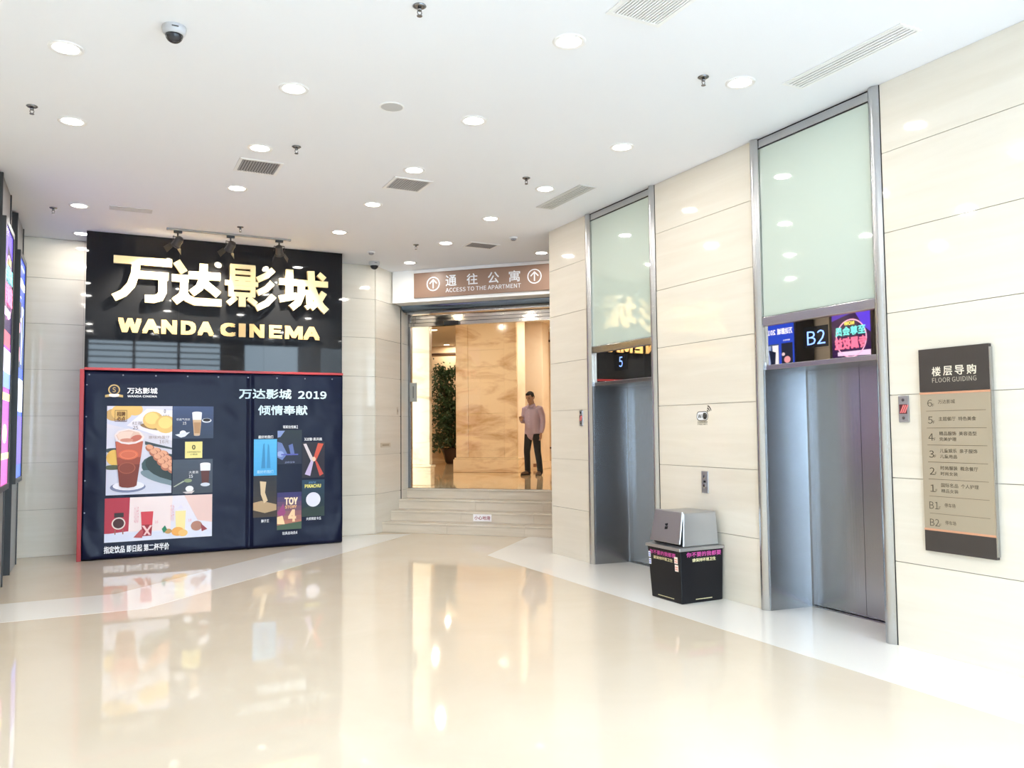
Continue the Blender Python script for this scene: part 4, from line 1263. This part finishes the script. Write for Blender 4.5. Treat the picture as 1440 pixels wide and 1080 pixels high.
grille(0.085, 0.505, 10.20, 10.34, 'short slot diffuser in front of the sign tower at left', 'x', 4, LW, LW, 'slot_diffuser', 0.015)

# dome cameras
for x, y, s, lb in ((0.389, 5.474, 1.0, 'grey security dome camera on the front left ceiling'), (3.731, 11.98, 1.15, 'dark security dome camera above the back wall corner')):
    p = Vector((x, y, H))
    t = thing('dome_camera', lb, 'camera', p)
    MB().lathe([(r * s, h * s) for r, h in ((0.072, 0.0), (0.074, -0.015), (0.070, -0.04), (0.060, -0.052), (0.054, -0.054))], p, 28).build('housing', mat('grey_plastic', (0.50, 0.50, 0.52), 0.4), t, smooth='auto')
    MB().lathe([(0.054 * s * math.cos(a), -0.054 * s - 0.050 * s * math.sin(a)) for a in [k * math.pi / 16 for k in range(8)]] + [(0.001, -0.104 * s)], p, 24).build('dome', mat('smoked_dome', (0.02, 0.02, 0.025), 0.06), t, smooth=True)
    MB().ball(p + Vector((-0.004, -0.012, -0.07 * s)), 0.03 * s).build('lens_ball', BLACK, t, smooth=True)
    MB(lambda q: p + q).box(-0.02, 0.02, -0.0755 * s, -0.0735 * s, -0.028 * s, -0.020 * s).build('name_strip', STEEL_DARK, t)
# speaker, smoke detector and beam detector
p = (2.046, 6.105, H)
t = thing('ceiling_speaker', 'round pale grey ceiling speaker in the middle of the front ceiling', 'speaker', p)
MB().lathe([(0.098, 0), (0.098, -0.004), (0.088, -0.007), (0.086, -0.004)], p, 32).build('rim', WHITE_METAL, t, smooth='auto')
MB().lathe([(0.086, -0.0045), (0.05, -0.0075), (0.0, -0.0085)], p, 32, cap=False).build('mesh_cover', mat('speaker_mesh', (0.52, 0.52, 0.53), 0.7), t, smooth=True)
for x, y, lb in ((4.95, 9.671, 'small white smoke detector on the ceiling near the doorway'), (3.478, 11.313, 'small white smoke detector above the sign tower right corner')):
    p = (x, y, H)
    t = thing('smoke_detector', lb, 'smoke detector', p)
    MB().lathe([(0.055, 0), (0.056, -0.012), (0.048, -0.018)], p, 24).build('base', WHITE_METAL, t, smooth='auto')
    MB().lathe([(0.038, -0.018), (0.036, -0.034), (0.026, -0.042)], p, 24).build('sensor_head', VENTG, t, smooth='auto')

# spotlight rail and three spotlights
t = thing('spotlight_rail', 'thin grey spotlight rail fixed to the ceiling before the sign tower', 'rail', (1.5, 11.03, H))
MB().box(0.74, 2.26, 11.012, 11.048, H - 0.024, H - 0.0005).build('channel', mat('rail_grey', (0.30, 0.29, 0.28), 0.4, 0.5), t, bevel=0.003)
for x in (0.74, 2.26):
    MB().box(x - 0.012, x + 0.012, 11.01, 11.05, H - 0.026, H - 0.0006).build('end_cap', VENTG, t)
aims = [(0.55, 3.55), (1.25, 3.55), (2.3, 3.5)]
for k, (x, ax_) in enumerate(zip((0.86, 1.5, 2.12), aims)):
    lb = '%s black barn-door spotlight hanging from the rail, %s' % (('first', 'middle', 'last')[k], ('leftmost near the first gold character', 'between the second and third characters', 'rightmost above the third gold character')[k])
    hp = Vector((x, 11.03, H - 0.17))
    t = thing('spotlight', lb, 'spotlight', (x, 11.03, H), 'spotlights on the rail')
    MB().box(x - 0.05, x + 0.05, 11.01, 11.05, H - 0.056, H - 0.025).build('adapter', BLACK, t, bevel=0.004)
    MB().lathe([(0.010, -0.054), (0.010, -0.10)], (x, 11.03, H), 12).build('stem', BLACK, t)
    tgt = Vector((ax_[0], YS - 0.05, ax_[1] - 0.08))
    d = (tgt - hp).normalized()
    sd = d.cross(Vector((0, 0, 1))).normalized()
    u2 = sd.cross(d)
    mb = MB()
    yk = [hp + sd * 0.068, hp + sd * 0.068 + Vector((0, 0, 0.065)), hp - sd * 0.068 + Vector((0, 0, 0.065)), hp - sd * 0.068]
    mb.tube(yk, 0.006, 8)
    mb.build('yoke', BLACK, t)
    hd_ = MB().lathe([(0.030, -0.075), (0.046, -0.065), (0.052, -0.03), (0.052, 0.04), (0.060, 0.045), (0.060, 0.062)], hp, 20, ax=d).build('lamp_head', mat('spot_grey', (0.07, 0.068, 0.065), 0.3, 0.5), t, smooth='auto')
    MB().lathe([(0.050, 0.0625), (0.0, 0.0626)], hp, 20, ax=d, cap=False).build('lens', LENS_S, hd_)
    for s in (-1, 1):
        base = hp + d * 0.062
        q = [base + sd * s * 0.058 + u2 * 0.045, base + sd * s * 0.058 - u2 * 0.045, base + sd * s * 0.10 + d * 0.085 - u2 * 0.055, base + sd * s * 0.10 + d * 0.085 + u2 * 0.055]
        MB().hexa(q, [p_ + sd * s * 0.003 for p_ in q]).build('barn_door', mat('barn_door', (0.05, 0.045, 0.035), 0.4, 0.4), t)
    ld = bpy.data.lights.new('spot_lamp', 'SPOT')
    ld.energy, ld.color, ld.spot_size, ld.spot_blend, ld.shadow_soft_size = SPOT_W, (1.0, 0.84, 0.58), math.radians(68), 0.7, 0.04
    lo = bpy.data.objects.new('lamp', ld)
    lo.location = hp + d * 0.075 - Vector((x, 11.03, H))
    lo.rotation_euler = (-d).to_track_quat('Z', 'Y').to_euler()
    lo.parent = t
    COL.objects.link(lo)

# ------------------------------------------------------------------ potted tree in the lobby
tp = E((-8.86, 21.6, Z1))
t = thing('potted_tree', 'bushy dark green potted tree half hidden by the marble column', 'plant', tp)
MB().lathe([(0.16, 0), (0.20, 0.05), (0.27, 0.30), (0.33, 0.42), (0.35, 0.44), (0.33, 0.45), (0.30, 0.40), (0.05, 0.38)], tp, 28).build('pot', mat('dark_brown_glaze', (0.05, 0.025, 0.018), 0.2), t, smooth='auto')
MB().lathe([(0.30, 0.39), (0.0, 0.40)], tp, 20, cap=False).build('soil', mat('soil', (0.04, 0.025, 0.015), 0.95), t)
mb = MB()
rnd = random.Random(3)
tips = []
for k in range(5):
    a = k * 1.3
    base = tp + Vector((0.05 * math.cos(a), 0.05 * math.sin(a), 0.38))
    mid = tp + Vector((0.10 * math.cos(a), 0.10 * math.sin(a), 1.2))
    top = tp + Vector((0.28 * math.cos(a), 0.28 * math.sin(a), 2.3))
    mb.tube([base, mid, top], [0.028, 0.022, 0.008], 8)
    for j in range(11):
        q = 0.42 + 0.2 * j
        p0 = tp + Vector((0.1 * math.cos(a), 0.1 * math.sin(a), q + 0.2))
        b = a + rnd.uniform(-1.4, 1.4)
        r = rnd.uniform(0.40, 0.78)
        p1 = p0 + Vector((r * math.cos(b), r * math.sin(b), rnd.uniform(-0.1, 0.25)))
        mb.tube([p0, (p0 + p1) / 2 + Vector((0, 0, 0.06)), p1], [0.009, 0.007, 0.003], 5)
        tips.append((p0, p1))
mb.build('stem', mat('bark', (0.09, 0.06, 0.04), 0.9), t)
mb = MB()
for p0, p1 in tips:
    for k in range(120):
        q = rnd.uniform(0.15, 1.08)
        c = p0.lerp(p1, q) + Vector((rnd.gauss(0, 0.09), rnd.gauss(0, 0.09), rnd.gauss(-0.02, 0.09)))
        d = Vector((rnd.gauss(0, 1), rnd.gauss(0, 1), rnd.gauss(-0.7, 0.5))).normalized()
        s = d.cross(Vector((rnd.gauss(0, 1), rnd.gauss(0, 1), rnd.gauss(0, 1)))).normalized()
        L, W = rnd.uniform(0.07, 0.12), rnd.uniform(0.018, 0.03)
        nn = s.cross(d) * 0.008
        mb.face([c, c + d * L * .45 + s * W + nn, c + d * L, c + d * L * .45 - s * W + nn])
o = mb.build('foliage', mat('dark_leaf', (0.018, 0.045, 0.016), 0.45, var=((0.035, 0.075, 0.022), (6, 6, 6), 0.35, 0.65, 2)), t)
o['kind'] = 'stuff'

# ------------------------------------------------------------------ standing man with a phone
MP = E((-4.96, 16.55, Z1))
ROT = Matrix.Rotation(math.radians(-62), 3, 'Z')
man = thing('person', 'man in lilac shirt and black trousers standing looking at his phone', 'person', MP)


def TM(p):
    return MP + ROT @ Vector(p)


def organic(name, parts, m, vox, parent, smooth_it=6):
    """closed volumes merged into one continuous skin"""
    mb = MB(TM)
    for k, *a in parts:
        if k == 'tube':
            mb.tube(a[0], a[1], 16, flat=a[2] if len(a) > 2 else None)
            for e in (0, -1):
                r = a[1][e]
                r = min(r) if isinstance(r, tuple) else r
                mb.ball(a[0][e], r * 0.98, 12, 8)
        else:
            mb.ball(a[0], a[1], 18, 12, R=a[2] if len(a) > 2 else None)
    o = mb.build(name, m, parent)
    rm = o.modifiers.new('skin', 'REMESH'); rm.mode = 'VOXEL'; rm.voxel_size = vox; rm.use_smooth_shade = True
    s = o.modifiers.new('soft', 'SMOOTH'); s.factor = 0.5; s.iterations = smooth_it
    return o


SKIN = mat('tan_skin', (0.42, 0.24, 0.16), 0.5, 0, 0.35)
SHIRT = mat('lilac_cotton', (0.45, 0.36, 0.48), 0.85, 0, 0.15, bump=((14, 14, 8), 0.35))
TROU = mat('black_trouser_cloth', (0.012, 0.012, 0.015), 0.8, 0, 0.2, bump=((10, 10, 5), 0.3))
SHOE = mat('brown_leather', (0.09, 0.045, 0.025), 0.4)
HAIR = mat('black_hair', (0.010, 0.009, 0.009), 0.75, 0, 0.2)
HT = Matrix.Rotation(math.radians(24), 3, 'X')      # head bowed towards the phone
hc = Vector((0.0, -0.075, 1.625))


def hd3(p):
    return hc + HT @ Vector(p)


# joints (facing -Y, his right hand on -X)
shR, shL = (-0.185, 0.0, 1.405), (0.185, 0.01, 1.405)
elR, elL = (-0.235, 0.02, 1.12), (0.236, 0.05, 1.12)
wrR, wrL = (-0.13, -0.23, 1.16), (0.225, -0.01, 0.885)
body = [('tube', [(0, 0.01, 1.40), (0, -0.01, 1.47), (0, -0.045, 1.56)], [0.070, 0.060, 0.062]),
        ('ball', hd3((0, 0, 0.035)), (0.078, 0.097, 0.095), HT), ('ball', hd3((0, -0.022, -0.045)), (0.060, 0.070, 0.070), HT),
        ('ball', hd3((0, -0.062, -0.085)), (0.030, 0.026, 0.025), HT),
        ('tube', [hd3((0, -0.092, 0.025)), hd3((0, -0.112, -0.018))], [0.009, 0.016]),
        ('ball', hd3((0, -0.088, -0.058)), (0.024, 0.012, 0.009), HT),
        ('ball', hd3((0.079, 0.012, -0.005)), (0.011, 0.022, 0.034), HT), ('ball', hd3((-0.079, 0.012, -0.005)), (0.011, 0.022, 0.034), HT),
        ('tube', [(0, 0.01, 1.42), (0, 0, 1.2), (0, 0, 0.96)], [(0.13, 0.08), (0.13, 0.09), (0.13, 0.09)], (1, 0, 0)),
        ('tube', [shR, elR, wrR], [0.042, 0.036, 0.026]), ('tube', [shL, elL, wrL], [0.042, 0.036, 0.026]),
        ('tube', [(-0.09, 0, 0.93), (-0.125, -0.03, 0.5), (-0.135, 0.01, 0.08)], [0.07, 0.045, 0.035]), ('tube', [(0.09, 0, 0.93), (0.135, -0.02, 0.5), (0.165, 0.03, 0.08)], [0.07, 0.045, 0.035])]
# right hand holding a phone: palm, four curled fingers, thumb
hR = Vector(wrR)
fdir = Vector((0.45, -0.75, 0.25)).normalized()
sdir = Vector((0.75, 0.6, 0.15)).normalized()      # across the palm
sdir = (sdir - fdir * sdir.dot(fdir)).normalized()
ndir = fdir.cross(sdir).normalized()
if ndir.z < 0:
    ndir = -ndir
pc = hR + fdir * 0.055
body.append(('ball', pc, (0.042, 0.050, 0.018), Matrix((sdir, fdir, ndir)).transposed()))
for k, ln in enumerate((0.068, 0.078, 0.072, 0.056)):
    b = hR + fdir * 0.09 + sdir * (0.030 - 0.020 * k)
    body.append(('tube', [b, b + fdir * ln * 0.5 - ndir * 0.004, b + fdir * ln * 0.72 + ndir * 0.022, b + fdir * ln * 0.55 + ndir * 0.042], [0.0095, 0.009, 0.008, 0.007]))
tb = hR + fdir * 0.03 + sdir * 0.036
body.append(('tube', [tb, tb + fdir * 0.03 + sdir * 0.022 + ndir * 0.012, tb + fdir * 0.06 + sdir * 0.010 + ndir * 0.032], [0.012, 0.010, 0.008]))
# left hand hanging beside the pocket, fingers slightly curled
hL = Vector(wrL)
fd = Vector((-0.06, -0.12, -1)).normalized()
sd_ = Vector((0.1, -1, 0.1)); sd_ = (sd_ - fd * sd_.dot(fd)).normalized()
nd = fd.cross(sd_)
body.append(('ball', hL + fd * 0.05, (0.040, 0.052, 0.017), Matrix((sd_, fd, nd)).transposed()))
for k, ln in enumerate((0.070, 0.080, 0.074, 0.058)):
    b = hL + fd * 0.085 + sd_ * (0.030 - 0.020 * k)
    body.append(('tube', [b, b + fd * ln * 0.55, b + fd * ln * 0.95 + Vector((-0.018, 0, 0))], [0.0095, 0.0085, 0.0072]))
tb = hL + fd * 0.03 + sd_ * 0.034
body.append(('tube', [tb, tb + fd * 0.03 + sd_ * 0.02, tb + fd * 0.062 + sd_ * 0.018], [0.012, 0.010, 0.008]))
organic('body', body, SKIN, 0.0055, man, 3)
shirt = [('tube', [(0, 0.01, 1.425), (0, 0.005, 1.38), (0, 0.0, 1.28), (0, 0.0, 1.12), (0, 0.005, 1.0), (0, 0.005, 0.865)],
          [(0.12, 0.075), (0.180, 0.105), (0.182, 0.118), (0.172, 0.120), (0.182, 0.128), (0.192, 0.138)], (1, 0, 0)),
         ('tube', [(0, 0.005, 1.40), (0, -0.005, 1.475)], [0.085, 0.068]),
         ('tube', [(-0.15, 0.0, 1.405), shR, (-0.222, 0.01, 1.26), elR, (-0.19, -0.10, 1.135), (-0.148, -0.195, 1.155)], [0.06, 0.068, 0.060, 0.054, 0.048, 0.042]),
         ('tube', [(0.15, 0.0, 1.405), shL, (0.232, 0.035, 1.26), elL, (0.238, 0.03, 1.0), (0.228, -0.002, 0.915)], [0.06, 0.068, 0.060, 0.055, 0.050, 0.044])]
shirt_o = organic('shirt', shirt, SHIRT, 0.010, man, 4)
mb = MB(TM)
for s in (-1, 1):
    mb.hexa([(s * 0.008, -0.125, 1.425), (s * 0.075, -0.10, 1.43), (s * 0.085, -0.02, 1.50), (s * 0.030, -0.085, 1.475)],
            [(s * 0.008, -0.135, 1.43), (s * 0.08, -0.108, 1.44), (s * 0.09, -0.022, 1.51), (s * 0.030, -0.092, 1.483)])
mb.build('collar', SHIRT, shirt_o)
mb = MB(TM)
for k in range(6):
    mb.lathe([(0.006, 0), (0.006, 0.003)], (0, -0.128 - 0.001 * k, 1.38 - 0.075 * k), 8, ax=(0, -1, 0))
mb.build('button', flat('button_white', (220, 215, 220)), shirt_o)
trou = [('tube', [(0, 0.005, 1.0), (0, 0.005, 0.93), (0, 0.01, 0.86)], [(0.155, 0.105), (0.165, 0.112), (0.160, 0.11)], (1, 0, 0)),
        ('tube', [(-0.085, 0.0, 0.90), (-0.105, -0.015, 0.72), (-0.125, -0.03, 0.5), (-0.133, -0.005, 0.28), (-0.137, 0.005, 0.065)], [0.098, 0.085, 0.070, 0.064, 0.062]),
        ('tube', [(0.085, 0.0, 0.90), (0.112, -0.01, 0.72), (0.137, -0.02, 0.5), (0.155, 0.01, 0.28), (0.167, 0.025, 0.065)], [0.098, 0.085, 0.070, 0.064, 0.062])]
organic('trousers', trou, TROU, 0.012, man, 4)
for x, y, a in ((-0.137, -0.035, -8), (0.167, -0.015, 14)):
    R = Matrix.Rotation(math.radians(a), 3, 'Z')
    c = Vector((x, y, 0))
    sh = organic('shoe', [('tube', [c + R @ Vector((0, 0.09, 0.045)), c + R @ Vector((0, 0.0, 0.05)), c + R @ Vector((0, -0.10, 0.036)), c + R @ Vector((0, -0.15, 0.03))], [(0.040, 0.042), (0.044, 0.048), (0.047, 0.034), (0.036, 0.026)], (1, 0, 0))], SHOE, 0.008, man, 3)
    mb = MB(TM)
    pts = []
    for k in range(20):
        q = 2 * math.pi * k / 20
        pts.append(c + R @ Vector((0.046 * math.cos(q), -0.035 + 0.15 * math.sin(q), 0)))
    mb.hexa([p_ + Vector((0, 0, 0.001)) for p_ in pts], [p_ + Vector((0, 0, 0.018)) for p_ in pts])
    mb.build('sole', SLIT, sh)
hair = [('ball', hd3((0, 0.022, 0.062)), (0.083, 0.092, 0.078), HT), ('ball', hd3((0, 0.05, 0.01)), (0.076, 0.062, 0.075), HT), ('ball', hd3((0, -0.045, 0.105)), (0.060, 0.045, 0.028), HT),
        ('ball', hd3((0.074, -0.002, 0.055)), (0.012, 0.04, 0.035), HT), ('ball', hd3((-0.074, -0.002, 0.055)), (0.012, 0.04, 0.035), HT)]
organic('hair', hair, HAIR, 0.007, man, 3)
for s in (-1, 1):
    MB(TM).ball(hd3((s * 0.031, -0.087, 0.018)), (0.011, 0.006, 0.006), 10, 6, R=HT).build('eye', flat('eye_dark', (40, 30, 28)), man, smooth=True)
    MB(TM).tube([hd3((s * 0.014, -0.096, 0.038)), hd3((s * 0.032, -0.096, 0.043)), hd3((s * 0.05, -0.086, 0.037))], 0.004, 6).build('eyebrow', HAIR, man)
MB(TM).ball(hd3((0, -0.098, -0.060)), (0.022, 0.006, 0.004), 10, 6, R=HT).build('mouth', flat('lip', (140, 80, 75)), man, smooth=True)
# phone in his hand
ph = thing('phone', 'dark smartphone held in the standing man\'s raised hand', 'phone', TM(pc + ndir * 0.02))
Rp = Matrix((sdir, fdir, ndir)).transposed()
pq = lambda x, y, z: TM(pc + fdir * 0.02 + Rp @ Vector((x, y, z + 0.024)))
MB().hexa([pq(x, y, -0.004) for x, y in ((-.036, -.072), (.036, -.072), (.036, .072), (-.036, .072))], [pq(x, y, 0.004) for x, y in ((-.036, -.072), (.036, -.072), (.036, .072), (-.036, .072))]).build('case', BLACK, ph, bevel=0.003)
MB().face([pq(x, y, 0.0045) for x, y in ((-.032, -.064), (.032, -.064), (.032, .064), (-.032, .064))]).build('screen', lit((150, 170, 200), 0.6), ph)
